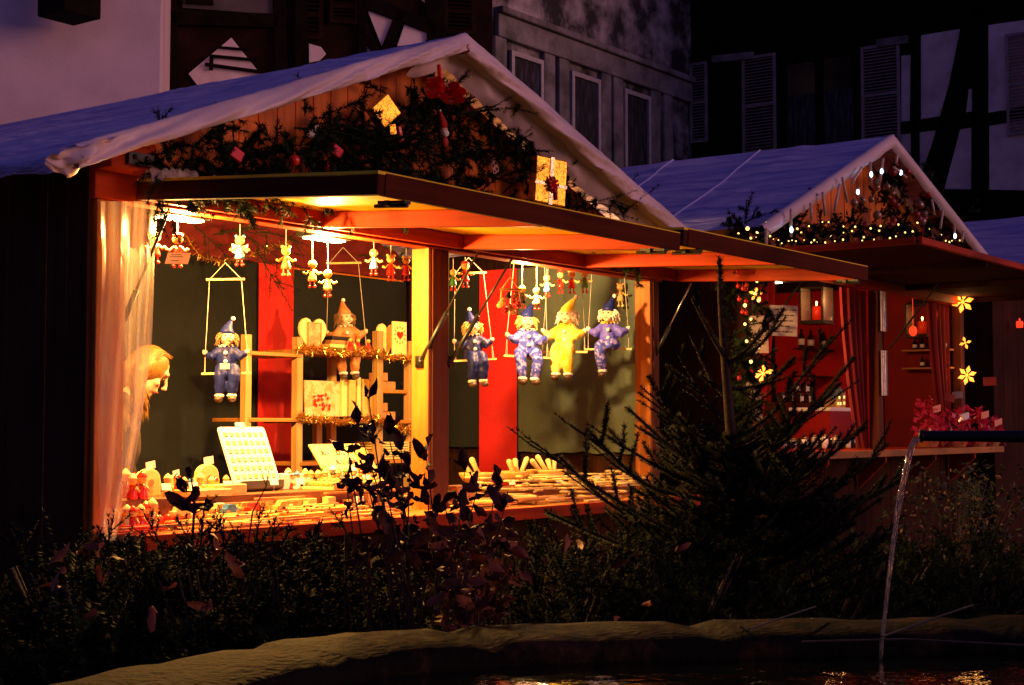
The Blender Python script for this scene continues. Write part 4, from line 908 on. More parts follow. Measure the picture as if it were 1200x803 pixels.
# white display board with a grid of small items
D0 = cp(303,.62); db = T('display_board', 'white display board with rows of tiny badges leaning on a dark base', 'display board', D0)
bx = V((.995,.10,0)).normalized(); bz = V((-.04,.37,.93)).normalized(); bn = bx.cross(bz).normalized(); bz = bn.cross(bx)
if bz.z < 0: bz = -bz
if bn.dot(CAM-D0) < 0: bn = -bn
c = D0+V((0,0,.03))+bz*.145
pts = []
for (sx, sz) in ((-1,-1),(1,-1),(1,1),(-1,1)):
    for k in range(5):
        a = math.atan2(sz, sx)-math.pi/4+math.pi/2*k/4; pts.append(c+bx*(sx*.15+.015*math.cos(a))+bz*(sz*.125+.02*math.sin(a))-bn*.004)
mb = MB(); mb.prism(pts, bn*.008); P('panel', mb, WHT, db)
mb = MB(); mb.obox(c+bz*.155, bx*.03, bn*.004, bz*.014); P('hanging_tab', mb, WHT, db)
for j in range(6):
    for i in range(7):
        p = c+bx*(-.128+.0427*i)+bz*(.105-.042*j)+bn*.006; mb = MB(); mb.obox(p, bx*.012, bn*.002, bz*.006); mb.obox(p+bz*.010, bx*.013, bn*.001, bz*.0016); P('badge', mb, TOYL if (i+j) % 4 else TOYW, db)
mb = MB(); mb.obox(D0+V((0,0,.02))+bn*.01, bx*.15, bn*.03, V((0,0,.02))); P('base', mb, mat('grey_base', (.10,.10,.09), .6), db, bevel=.004)
for i, (px, w_) in enumerate(((338,.07),(352,.05))):
    c = cp(px,.70); mb = MB(); mb.box((c.x-w_,c.y-.04,c.z),(c.x+w_,c.y+.05,c.z+.075-.02*i)); mb.box((c.x-.012,c.y-.01,c.z+.075-.02*i),(c.x+.012,c.y+.01,c.z+.088-.02*i)); o = P('white_box', mb, WHT, loc=c, bevel=.004); tag(o, ['white box with a small lid knob right of the display board','smaller white box behind the painted figures'][i], 'box')
# right counter: bowls with pestles, spoons, boards, rods
for i, (px, r_) in enumerate(((560,.105),(600,.095),(640,.12))):
    c = cp(px,.62+.02*i, .045); t = T('mortar_bowl', ['wooden mortar bowl with two pestles, leftmost of three on the right counter', 'middle wooden mortar bowl with pestles standing in it', 'widest wooden mortar bowl holding pestles below the yellow doll'][i], 'bowl', c, 'wooden mortar bowls with pestles')
    mb = MB(); mb.lathe(c, [(r_*.55,0),(r_*.8,.012),(r_,.045),(r_*1.02,.055),(r_*.93,.056),(r_*.7,.02),(0.01,.012)], 24); P('bowl', mb, TOYW, t, smooth=True)
    for k, (dx, tx) in enumerate(((-.045,-.55),(.015,-.35),(.05,.1),(.08,.42))[(0 if i != 1 else 1):(2 if i == 0 else 4)]):
        b = c+V((dx,0,.035)); e = b+V((tx*.13+jig(.03),.02+jig(.03),.10+jig(.02))); mb = MB(); mb.tube([b, b.lerp(e,.5), b.lerp(e,.9), e], [.015,.013,.017,.010], 10); P('pestle', mb, TOYL, t, smooth=True)
def spoon(label, c, ang, s=1):
    d = V((math.cos(ang), math.sin(ang), 0)); t = T('wooden_spoon', label, 'spoon', c, 'wooden spoons heaped on the right counter')
    mb = MB(); mb.tube([c-d*.13*s, c, c+d*.08*s], [.006,.005,.006], 8); P('handle', mb, TOYL, t, smooth=True)
    mb = MB(); S = MB(); S.ball((0,0,0), (.034*s,.022*s,.009), 14, 8); M = Matrix.Translation(c+d*.105*s) @ Matrix.Rotation(ang,4,'Z'); mb.v = [M @ v for v in S.v]; mb.f = S.f; P('spoon_head', mb, TOYL, t, smooth=True)
for k in range(64):
    px = U(540, 748) if k % 2 else U(620,748); f_ = U(.26,.62); c_ = cp(px, f_, .012+.013*(k % 6)); c_.z += .05 if .3 < f_ < .44 else 0; spoon('pale wooden spoon in the loose heap covering the right counter', c_, U(-.8,1.0)+ (math.pi if k % 2 else 0), U(.9,1.35))
for k in range(26):
    put_stick(U(560,735), U(.03,.30), U(.25,.5), .006+.011*(k//8), rnd.choice([TOYL,TOYW,W]), jig(.06), 'long pale rod in the flat bundle at the front of the right counter', U(.005,.008), 'long rods at the front of the right counter')
for i,(px,f,l,w_,a) in enumerate(((575,.25,.17,.07,.5),(610,.28,.16,.06,.8),(548,.42,.13,.06,.3),(700,.42,.13,.05,.1))):
    c = cp(px,f,.03+.012*i); d = V((math.cos(a),math.sin(a),0)); e = V((-d.y,d.x,0)); mb = MB(); mb.obox(c, d*l, e*w_, V((0,0,.007))); o = P('cutting_board', mb, TOYW if i != 1 else TOYL, loc=c, bevel=.004)
    tag(o, ['pale cutting board lying askew nearest the dried leaves','cutting board with a red edge next to the first one','small cutting board in front of the left mortar bowl','thin board among the spoons near the right post'][i], 'board')
    if i == 1: mb = MB(); mb.obox(c-e*.063+V((0,0,.001)), d*l, e*.004, V((0,0,.008))); P('red_edge', mb, REDP, o)
c = cp(537,.36); mb = MB(); mb.box((c.x-.07,c.y-.05,CZ),(c.x+.09,c.y+.06,CZ+.11)); o = P('brick_box', mb, TOYD, loc=c, bevel=.004); tag(o, 'plain brown wooden box behind the dried leaves at the foot of the middle post', 'box')

# ================================================================ woman behind the counter
def body_person():
    hc = RY(183, 424, 5.72); F_ = V((.78,-.62,0)).normalized(); S_ = V((F_.y,-F_.x,0))      # facing along F_
    base = V((hc.x, hc.y, 0)) - F_*.24; t = T('person', 'blonde woman in dark clothes bending over the toys behind the plastic curtain', 'person', base)
    w = lambda f, s, z: base + F_*f + S_*s + V((0,0,z))
    H = hc.z; mb = MB()
    mb.tube([w(-.04,0,.86), w(-.03,0,.98), w(.0,0,1.14), w(.05,0,1.30), w(.09,0,1.41)], [.155,.15,.14,.165,.12], 16)
    mb.tube([w(.07,-.19,1.38), w(.09,0,1.42), w(.07,.19,1.38)], [.062,.075,.062], 12)
    for s in (-1,1):
        mb.tube([w(.07,.19*s,1.38), w(.12,.23*s,1.20), w(.15,.23*s,1.10)], [.058,.05,.045], 12)
        mb.tube([w(.15,.23*s,1.10), w(.27,.19*s,1.05), w(.38,.14*s,1.02)], [.045,.04,.033], 12)
        mb.tube([w(-.04,.09*s,.90), w(.0,.10*s,.50), w(-.03,.10*s,.12)], [.10,.07,.05], 12)
    mb.tube([w(-.06,0,.84), w(-.04,0,.98)], [.17,.15], 16); mb.tube([w(.085,0,1.40), w(.125,0,1.49), w(.15,0,1.54)], [.095,.078,.070], 14)
    P('clothing', mb, cloth('dark_wool', (.035,.018,.015), sheen=0), t, remesh=.018, disp=(.12,.02))
    for s in (-1,1):
        mb = MB(); mb.tube([w(-.07,.10*s,.05), w(.02,.10*s,.05), w(.15,.11*s,.035)], [.05,.05,.035], 10); mb.ball(w(-.03,.10*s,.10), (.05,.05,.07)); P('shoe', mb, BLACK, t, remesh=.012)
    SK = mat('skin', (.62,.36,.25), .5, .08, 14)
    mb = MB(); up_ = V((0,0,1)); tilt = R(38); hF = F_*math.cos(tilt)-up_*math.sin(tilt); hU = up_*math.cos(tilt)+F_*math.sin(tilt)
    q = lambda f, s, u: hc + hF*f + S_*s + hU*u
    def ell(c, rf, rs, ru, seg=14, rings=10):
        E = MB(); E.ball((0,0,0), (rf,rs,ru), seg, rings); mb.add([c+hF*v.x+S_*v.y+hU*v.z for v in E.v], E.f)
    mb.tube([w(.09,0,1.38), w(.12,0,1.50), hc-hU*.06-hF*.01], [.060,.052,.055], 12)
    ell(q(-.01,0,.03), .092,.073,.092); ell(q(.03,0,-.045), .058,.052,.065); ell(q(.062,0,-.085), .022,.026,.02)
    mb.tube([q(.086,0,.028), q(.106,0,.0), q(.118,0,-.020), q(.098,0,-.028)], [.009,.010,.012,.008], 8)
    ell(q(.082,0,-.052), .014,.022,.007); ell(q(.080,0,-.064), .013,.019,.008); ell(q(.078,0,.045), .016,.045,.012)
    for s in (-1,1): ell(q(.055,.035*s,-.02), .025,.02,.02); ell(q(.0,.074*s,.0), .014,.008,.028)
    for s in (-1,1):   # hands are one surface with the arms' skin
        W0 = w(.38,.14*s,1.02); d = (F_*.85 - up_*.35).normalized()
        mb.tube([w(.34,.155*s,1.03), W0, W0+d*.05, W0+d*.09], [.026,.024,.032,.028], 10)
        for k in range(4):
            b = W0+d*.085+S_*(-.024+.016*k); ln = (.060,.070,.066,.052)[k]; e1 = b+d*ln*.5; e2 = e1+(d*.5-up_*.8).normalized()*ln*.5; mb.tube([b, e1, e2], [.0095,.0088,.0075], 8)
        th = W0+d*.03-S_*.026*s; mb.tube([th, th-S_*.022*s+d*.03, th-S_*.016*s+d*.055-up_*.012], [.012,.010,.008], 8)
    hd = P('skin', mb, SK, t, remesh=.0055)
    for s in (-1,1):
        mb = MB(); mb.ball(q(.081,.031*s,.012), .011, 10, 8); P('eye', mb, EYE_, hd, smooth=True)
        mb = MB(); mb.tube([q(.086,.016*s,.040), q(.090,.032*s,.044), q(.080,.05*s,.038)], .0035, 6); P('eyebrow', mb, HAIRO, hd)
    mb = MB(); mb.tube([q(.088,-.018,-.058), q(.097,0,-.056), q(.088,.018,-.058)], [.003,.005,.003], 6); P('lips', mb, LIP, hd)
    HB = mat('blonde_hair', (.25,.125,.025), .4, .5, 50); HB2 = mat('dark_blonde_hair', (.06,.022,.006), .45, .3, 50)
    HM = mat('hair_mass', (.20,.095,.02), .42, .45, 3, .5, 8, stretch=(30,30,2)); mb = MB(); ell(q(-.022,0,.032), .100,.088,.098, 20, 14)
    for s in (-1, 1): mb.tube([q(-.02,.045*s,.03), q(-.035,.062*s,-.03), q(-.02,.066*s,-.07)-up_*.03, q(-.01,.066*s,-.08)-up_*.12+F_*.01], [.05,.044,.034,.012], 12)
    mb.tube([q(-.06,0,.02), q(-.08,0,-.05), q(-.06,0,-.09)-up_*.08], [.07,.06,.03], 12); P('hair_mass', mb, HM, t, remesh=.009)
    for nm, m, cnt, sd in (('hair', HB, 420, 1), ('hair_shade_strands', HB2, 200, 2)):
        mb = MB(); r2 = random.Random(sd)
        for k in range(cnt):
            a = r2.uniform(-1.75, 1.75); ct = math.cos(a); st_ = math.sin(a)       # a=0 is the back of the head
            lift = r2.uniform(.0,.012)
            p0 = q(.03+r2.uniform(-.02,.02), st_*.012, .118+lift); p1 = q(-.01-ct*.055, st_*.065, .10+lift); p2 = q(-.012-ct*.092, st_*.083+0, .03)
            dn = r2.uniform(.10,.24); p3 = q(-.02-ct*.085, st_*.085, -.05); p3.z = min(p3.z, p2.z-.03)
            p4 = p3 - up_*dn*.5 + F_*r2.uniform(.0,.03) + S_*r2.uniform(-.006,.006); p5 = p4 - up_*dn*.5*r2.uniform(.3,1.1) + F_*r2.uniform(.0,.02) + S_*r2.uniform(-.006,.006)
            pts = catmull([p0,p1,p2,p3,p4,p5], 4, False); mb.tube(pts, [.0026]*(len(pts)-5)+[.0024,.0022,.002,.0014,.0006], 4)
        P(nm, mb, m, t, smooth=True)
    t.scale = (.93,.93,.97); t.location = t.location - right*.015
    return t
body_person()
# ================================================================ fir greenery
NEED = mat('fir_needles', (.016,.028,.012), .7, .5, 12, spec=.08); NEED2 = mat('juniper_needles', (.008,.014,.011), .75, .5, 8, spec=.05); BARK = mat('fir_bark', (.07,.05,.035), .85, .4, 20, .5)
def sprig(mb, b, d, L, nl, n, droop=.25, tw=.003, width=.0016, side=0, dens2=None):
    """a needled twig with short side twigs"""
    b = V(b); d = V(d).normalized(); pts = [b]; k = 6
    for i in range(k): d = (d + V((0,0,-droop/k)) + V((U(-.06,.06),U(-.06,.06),U(-.06,.06)))).normalized(); pts.append(pts[-1]+d*L/k)
    mb.tube(pts, [tw*(1-.8*i/k) for i in range(k+1)], 4, False)
    for i in range(n):
        t = U(.03,1)*k; j = min(int(t), k-1); p = pts[j].lerp(pts[j+1], t-j); ax = (pts[j+1]-pts[j]).normalized()
        o_ = ax.orthogonal().normalized(); a = U(0,6.283); rd = o_*math.cos(a)+ax.cross(o_)*math.sin(a); nd = (rd*.85+ax*.6).normalized()*nl*U(.7,1.1); wv = ax.cross(rd)*width
        mb.add([p-wv, p+wv, p+nd], [(0,1,2)])
    for s in range(side):
        t = U(.15,.85)*k; j = min(int(t), k-1); p = pts[j].lerp(pts[j+1], t-j); ax = (pts[j+1]-pts[j]).normalized(); o_ = ax.orthogonal(); a = U(0,6.283)
        rd = (o_*math.cos(a)+ax.cross(o_)*math.sin(a)).normalized(); sprig(mb, p, ax*.7+rd*.75, L*U(.25,.5), nl, dens2 or n//3, droop, tw*.6, width, 0)
def gab(px, py, Y=4.80): return RY(px, py, Y)
mb = MB()
def gtop(px): # lower edge of the tarpaulin in the picture
    return 198-(px-114)*.295 if px < 520 else 75+(px-540)*1.02
cnt = 0
while cnt < 400:
    px = U(175, 742); py = U(100, 232 + (px-440)*.12 if px > 440 else 226)
    if py < gtop(px)+6: continue
    # keep a few bare places where the boards glow through
    if any((px-a)**2/r1**2+(py-b)**2/r2**2 < 1 for a,b,r1,r2 in ((345,205,18,12),(352,160,16,22),(410,125,46,18),(475,115,22,12),(505,180,14,14),(560,120,22,24),(585,165,16,14),(455,190,10,8),(562,225,16,9),(240,200,10,8),(600,210,10,8),(330,150,10,10))): continue
    b = gab(px, py, U(4.74,4.84)); a = U(0, 6.28); sprig(mb, b, (math.cos(a)*.9, U(-.5,-.05), math.sin(a)*.6), U(.13,.26), .032, 110, .35, .003, .0026, 2, 50); cnt += 1
for k in range(46):
    px = 575+k*3.9+jig(4); b = gab(px, gtop(px)+U(20,42), U(4.70,4.78)); a = U(2.2,4.4); sprig(mb, b, (math.cos(a)*.9, -.3, -.5+U(-.3,.5)), U(.10,.2), .032, 80, .3, .003, .0026, 1, 40)
for (x0,y0,x1,y1) in ((345,150,440,168),(395,145,450,170),(470,165,535,195),(520,190,575,170),(430,170,500,160),(640,235,735,245),(690,215,730,248),(660,200,735,240),(535,135,600,125),(600,150,640,190)):
    a = gab(x0,y0,4.72); b = gab(x1,y1,4.66); mb.tube([a, a.lerp(b,.5)+V((0,0,.02)), b], [.005,.004,.002], 5); sprig(mb, a, b-a, (b-a).length, .026, 220, .1, .004, .0028, 5, 70)
o = P('fir_garland', mb, NEED, loc=gab(460,215)); tag(o, 'dark fir branches covering the orange gable boards of the big stall', 'garland')
# ornaments on the gable
FOIL = mat('gold_foil', (.95,.50,.05), .26, .3, 8, 1, 26, metal=.85); FOILS = mat('pale_foil', (.9,.75,.5), .18, .2, 8, .9, 40, metal=1); RIB = mat('red_ribbon', (.65,.015,.02), .28, .1, 10)
REDF = mat('red_foil', (.85,.012,.01), .18, .15, 10, .5, 30, coat=.6)
def gift(label, px, py, wpx, hpx, ang, Y=4.66, rib=True):
    c = gab(px, py, Y); s = (c-CAM).dot(hf)/FPX; w_, h_ = wpx*s/2/.75, hpx*s/2; t = T('foil_gift', label, 'gift', c)
    X_ = V((math.cos(ang)*.96, -.28*math.cos(ang), math.sin(ang))).normalized(); N_ = V((-.28,-.96,0)); Z_ = X_.cross(N_).normalized()
    if Z_.z < 0: Z_ = -Z_
    mb = MB(); mb.obox(c, X_*w_, N_*.03, Z_*h_); bxo = P('wrapped_box', mb, FOIL, t, bevel=.006)
    if rib:
        mb = MB(); mb.obox(c, X_*.012, N_*.034, Z_*(h_+.003)); mb.obox(c-Z_*.02, X_*(w_+.003), N_*.0335, Z_*.008); P('ribbon', mb, FOILS, t)
        mb = MB()
        for k in range(9):
            a = k/9*6.283; d = X_*math.cos(a)+Z_*math.sin(a); p = c+N_*.036-Z_*.02; mb.tube([p, p+d*.03+N_*.02, p+d*.045+N_*.006, p+d*.02], [.004,.008,.006,.003], 5)
        mb.tube([c+N_*.036-Z_*.02, c+N_*.04-Z_*.06+X_*.03, c+N_*.037-Z_*.10+X_*.035], [.006,.01,.008], 5); P('bow', mb, RIB, t, smooth=True)
    return t
gift('large gold foil gift with a red bow near the lower right of the gable', 642, 213, 35, 55, R(-4))
gift('tilted gold foil gift half hidden by branches left of the red bow', 449, 131, 22, 32, R(-48), 4.72, False)
c = gab(458,152,4.70); mb = MB(); mb.obox(c, (.02,-.004,.005), (0,.015,0), (-.006,0,.026)); o = P('foil_parcel', mb, FOIL, loc=c, bevel=.004); tag(o, 'small crumpled gold foil parcel under the tilted gift', 'parcel')
c = gab(468,157,4.71); mb = MB(); mb.obox(c, (.010,-.002,.003), (0,.012,0), (-.012,0,.034)); o = P('red_parcel', mb, RIB, loc=c, bevel=.004); tag(o, 'narrow red parcel beside the small gold one on the gable', 'parcel')
c = gab(517,108,4.58); t = T('red_bow', 'big glossy red ribbon bow hanging below the gable peak', 'bow', c); 
for (dx,dz,l,a) in ((-.05,.02,.10,2.6),(.06,.0,.14,.15),(.05,.03,.10,.5),(.05,-.03,.13,-.2),(-.06,-.01,.09,3.4)):
    d = V((math.cos(a),-.1,math.sin(a))); n2 = V((-math.sin(a),0,math.cos(a))); mb = MB()
    def lp(s, q): 
        th = s*6.283; return c + d*l*(.5-.5*math.cos(th)) + n2*.028*math.sin(th) + V((0,-.035*(q-.5)*2*(.4+.6*math.sin(th/2)),0))
    mb.grid(lp, 20, 4); P('loop', mb, REDF, t, smooth=True)
mb = MB(); mb.tube([c+V((-.02,0,.13)), c+V((-.015,-.01,.05)), c], [.010,.012,.014], 6); P('tail', mb, REDF, t, smooth=True)
# santa head ornament
c = gab(520,152,4.70); t = T('santa_ornament', 'small santa head ornament with a long red cap hanging under the bow', 'ornament', c)
mb = MB(); mb.ball(c, (.022,.02,.022), 10, 8); P('face', mb, SKIN, t, smooth=True)
mb = MB(); mb.tube([c+V((.0,0,.01)), c+V((-.01,0,.04)), c+V((-.028,0,.085))], [.024,.018,.005], 10); P('cap', mb, mat('red_felt', (.5,.02,.015), .9), t, smooth=True)
mb = MB(); mb.ball(c+V((.004,-.008,-.018)), (.022,.016,.018), 10, 8); mb.ball(c+V((-.03,0,.09)), .007); P('beard', mb, POM, t, smooth=True)
mb = MB(); mb.ball(c+V((.012,0,-.06)), (.02,.014,.026), 10, 8); P('body', mb, mat('red_cloth_toy', (.4,.02,.02), .8), t, smooth=True)
# gingerbread ring ornament, red baubles, comet star
c = gab(580,195,4.70); t = T('curly_ornament', 'small pale curly ornament left of the large gold gift', 'ornament', c)
mb = MB()
for (dx,dz,r_) in ((-.014,.03,.010),(.004,.016,.014),(-.018,.0,.014),(.014,-.012,.014),(-.004,-.026,.012),(-.028,.045,.008)):
    mb.tube([c+V((dx+r_*math.cos(a),U(-.004,.004),dz+r_*math.sin(a))) for a in [q/12*6.283 for q in range(13)]], .0035, 6)
P('curls', mb, mat('pale_pink_glaze', (.62,.36,.30), .35), t, smooth=True)
c = gab(366,157,4.70); t = T('comet_star', 'little white comet star with a short tail on the dark branches', 'ornament', c)
pts = []
for k in range(16): a = k/16*6.283; r_ = .024 if k % 2 == 0 else .008; pts.append(c+V((r_*math.cos(a), -.3*r_*math.cos(a), r_*math.sin(a))))
mb = MB(); mb.prism(pts, (0,.004,0)); P('star', mb, WHT, t); mb = MB(); mb.prism([c+V((.004,0,.01)), c+V((.02,0,.008)), c+V((.035,-.004,.045)), c+V((.02,-.004,.042))], (0,.003,0)); P('tail', mb, FOILS, t)
for i,(px,py,r_) in enumerate(((345,188,.026),(394,177,.02),(277,181,.026),(384,197,.016))):
    c = gab(px,py,4.70)
    if i in (1,2): mb = MB(); mb.obox(c, V((.03,0,-.012)), V((0,.01,0)), V((.012,0,.022))); o = P('red_parcel', mb, RIB, loc=c, bevel=.004); tag(o, ['','little red square parcel right of the comet star','red orange parcel in the left part of the gable branches'][i], 'parcel')
    else: mb = MB(); mb.ball(c, r_, 14, 10); mb.tube([c+V((0,0,r_)), c+V((0,0,r_+.012))], .003, 5); o = P('red_bauble', mb, REDP, loc=c, smooth=True); tag(o, 'red bauble below the comet star' if i == 0 else 'small red bauble right of the larger red bauble', 'bauble')
# crinkled clear film lying behind the first flap
mb = MB(); q0 = gab(168,214,4.74); q1 = gab(225,216,4.70); mb.grid(lambda s,t: q0.lerp(q1,s)+V((0,-.05*t,.05*math.sin(t*3.1)+.035*noise.noise(V((s*9,t*6,0))))), 24, 10); o = P('clear_film', mb, pcm, loc=q0, smooth=True); tag(o, 'crumpled clear plastic film lying on the raised flap by the gable corner', 'plastic film')
mb = MB(); q0 = gab(244,214,4.66); q1 = gab(285,216,4.6); mb.grid(lambda s,t: q0.lerp(q1,s)+V((0,-.04*t,.02*math.sin(t*3.1)+.02*noise.noise(V((s*9,t*6,4))))), 24, 8); o = P('clear_film', mb, pcm, loc=q0, smooth=True); tag(o, 'flat strip of clear plastic film on top of the flap under the branches', 'plastic film')
# branches hanging inside under the roof
mb = MB()
for (px,py,a) in ((225,262,-.6),(250,275,.3),(272,268,-.2),(300,272,.1),(318,285,-.5),(300,292,-.9),(420,300,.2),(286,262,.9)):
    b = RY(px,py,6.5); sprig(mb, b, (math.cos(a),-.1,math.sin(a)), .45, .03, 120, .2, .004, .002, 5, 40)
o = P('fir_sprays', mb, NEED, loc=RY(270,270,6.5)); tag(o, 'loose fir sprays fixed on the dark red cloth inside the big stall', 'fir branches')

# ================================================================ second stall
SF, S0, SM, S1, SB, SH = 4.65, 9.0, 11.17, 13.02, 6.5, 2.46
s2 = T('market_stall', 'smaller market stall with red cloth inside and fairy lights on its gable', 'market stall', (11, 5.6, 0))
PX2, PZ2, L2, R2 = 10.84, 3.50, .425, .345
def rz2(x): return PZ2-(L2*(PX2-x) if x < PX2 else R2*(x-PX2))
mb = MB(); planks(mb, (S0,SF,0), (S0,8.5,0), 0, rz2(S0)-.05, .13, .02, (-1,0,0)); P('side_wall', mb, SIDE, s2)
mb = MB(); planks(mb, (S1+.03,SF,0), (S1+.03,8.5,0), 0, rz2(S1)-.05, .13, .02, (1,0,0)); P('side_wall', mb, SIDE, s2)
mb = MB(); planks(mb, (S0,SB+.03,0), (S1,SB+.03,0), 0, 0, .14, .02, (0,-1,0), top=lambda a: rz2(S0+a)-.05); P('back_wall', mb, SIDE, s2)
mb = MB(); planks(mb, (S0,SF,0), (S1,SF,0), SH, 0, .115, .02, (0,-1,0), top=lambda a: rz2(S0+a)-.05, gap=.009); P('gable_wall', mb, GAB, s2)
mb = MB(); mb.box((S0,SF-.02,SH-.06),(S1,SF+.06,SH+.06)); P('header_beam', mb, WR, s2, bevel=.005)
for x0 in (S0+.02, SM-.05, S1-.08): mb = MB(); mb.box((x0,SF-.01,0),(x0+.09,SF+.07,SH-.06)); P('post', mb, POSTD, s2, bevel=.004)
mb = MB(); mb.box((S0,4.36,1.13),(S1+.1,5.1,1.165)); P('counter', mb, WR, s2, bevel=.004)
mb = MB(); mb.box((S0,4.335,1.12),(S1+.1,4.358,1.17)); P('counter_edge', mb, W, s2, bevel=.003)
mb = MB(); planks(mb, (S0,SF-.03,0), (S1,SF-.03,0), 0, 1.128, .13, .02, (0,-1,0)); P('apron', mb, SIDE, s2)
for x0 in (9.6,10.6,11.6,12.5): mb = MB(); mb.prism([V((x0,SF-.055,1.118)), V((x0,4.38,1.118)), V((x0,4.38,1.08)), V((x0,SF-.055,.88))], (.03,0,0)); P('bracket', mb, WR, s2)
SEAM = mat('tarpaulin_seam', (.5,.48,.85), .5, .1)
mb = MB()
def t2(x0, x1):
    def f(s, t):
        x_ = x0+(PX2-x0)*s; y = 4.40+4.6*t; return V((x_, y, rz2(x_)+.04+noise.noise(V((x_*2.2,y*1.6,7)))*.018-.02*math.sin(math.pi*s)+.012*max(0,math.sin(y*5.2))**18))
    return f
mb.grid(t2(8.66,0), 50, 70); mb.grid(t2(13.3,0), 50, 60); tp2 = P('tarpaulin', mb, TARPB, s2, smooth=True)
mb = MB()
for (x0, x1, n) in ((8.66,PX2,80),(PX2,13.3,80)):
    b = len(mb.v)
    for i in range(n+1):
        x_ = x0+(x1-x0)*i/n; nz_ = noise.noise(V((x_*5,2,2)))*.02
        for dy,dz in ((.02,.0),(-.02,.005),(-.04,-.03),(-.035,-.085-nz_),(.0,-.10-nz_)): mb.v.append(V((x_, 4.40+dy, rz2(x_)+.045+dz)))
    for i in range(n):
        for j in range(4): a = b+i*5+j; mb.f.append((a,a+1,a+6,a+5))
P('hem', mb, TARP, tp2, smooth=True)
for ys in (5.25,6.05,6.9,7.8):
    mb = MB(); f_ = t2(8.66,0); mb.tube([f_(q/24, (ys+.25*q/24-4.40)/4.6)+V((0,0,.006)) for q in range(25)], .009, 5); P('seam', mb, SEAM, tp2, smooth=True)
# flap: two boards long, dark beneath
mb = MB(); mb.box((8.92,3.45,2.47),(13.1,SF-.03,2.485)); fl2 = P('shutter_flap', mb, SIDE, s2)
mb = MB(); mb.box((8.92,3.43,2.462),(13.1,3.468,2.505)); P('flap_frame', mb, WR, fl2, bevel=.004)
mb = MB(); mb.box((8.90,3.47,2.462),(8.94,SF-.03,2.503)); P('flap_frame', mb, WRY, fl2, bevel=.004)
for x0 in (10.2,11.6,13.06): mb = MB(); mb.box((x0,3.47,2.43),(x0+.035,SF-.04,2.468)); P('flap_rib', mb, SIDE, fl2)
for x0 in (9.1,11.25): mb = MB(); mb.tube([V((x0,4.6,1.95)), V((x0,4.2,2.44))], .008, 8); P('gas_strut', mb, BLACK, fl2)
hang('backdrop_cloth', 'deep red cloth covering the back wall of the smaller stall', (S0+.05,SB,0), (S1-.02,SB,0), .5, 2.6, CLR, .02, freq=30)
hang('backdrop_cloth', 'bright red cloth on the side wall behind the jar pyramid of the smaller stall', (S1-.03,SB-.05,0), (S1-.03,5.38,0), .5, 2.6, CLR, .02, freq=30)
hang('backdrop_cloth', 'dark red cloth on the side wall behind the amber lantern', (S1-.03,5.37,0), (S1-.03,SF+.1,0), .5, 2.6, CLRD, .02, freq=30)
def drape(label, pts_top, pts_bot, Y, z0, z1, m=CLRD):
    mb = MB()
    def f(s, t):
        xa = pts_top[0]+(pts_top[1]-pts_top[0])*s; xb = pts_bot[0]+(pts_bot[1]-pts_bot[0])*s; k = t**1.6
        return V((xa+(xb-xa)*k, Y+.03*math.sin(s*24), z1+(z0-z1)*t))
    mb.grid(f, 50, 24); o = P('red_curtain', mb, m, loc=(pts_bot[0],Y,z0), smooth=True); return tag(o, label, 'curtain')
drape('red curtain gathered to the left side of the middle post of the smaller stall', (SM-.45,SM-.06), (SM-.15,SM-.05), 4.76, 1.17, 2.4)
drape('red curtain tied back at the right post of the smaller stall', (S1-.5,S1-.1), (S1-.2,S1-.09), 4.76, 1.17, 2.4)
drape('red curtain at the left end of the smaller stall opening', (S0+.15,S0+.55), (S0+.14,S0+.25), 4.76, 1.17, 2.4, CLR)
# tinsel-wrapped clear strip on the middle post and plastic at right
SILV = mat('silver_strip', (.55,.5,.42), .3, .3, 12, .5, metal=.4)
for i,(z0_,z1_) in enumerate(((2.08,2.39),(1.58,1.93))): mb = MB(); mb.grid(lambda s,t: V((SM-.06+.11*s, SF-.035-.01*math.sin(s*20), z0_+(z1_-z0_)*t)), 16, 6); o = P('clear_strip', mb, SILV, loc=(SM,SF-.03,z0_), smooth=True); tag(o, 'upper pale plastic strip wrapped round the middle post of the smaller stall' if i == 0 else 'lower pale plastic strip wrapped round the middle post of the smaller stall', 'plastic strip')
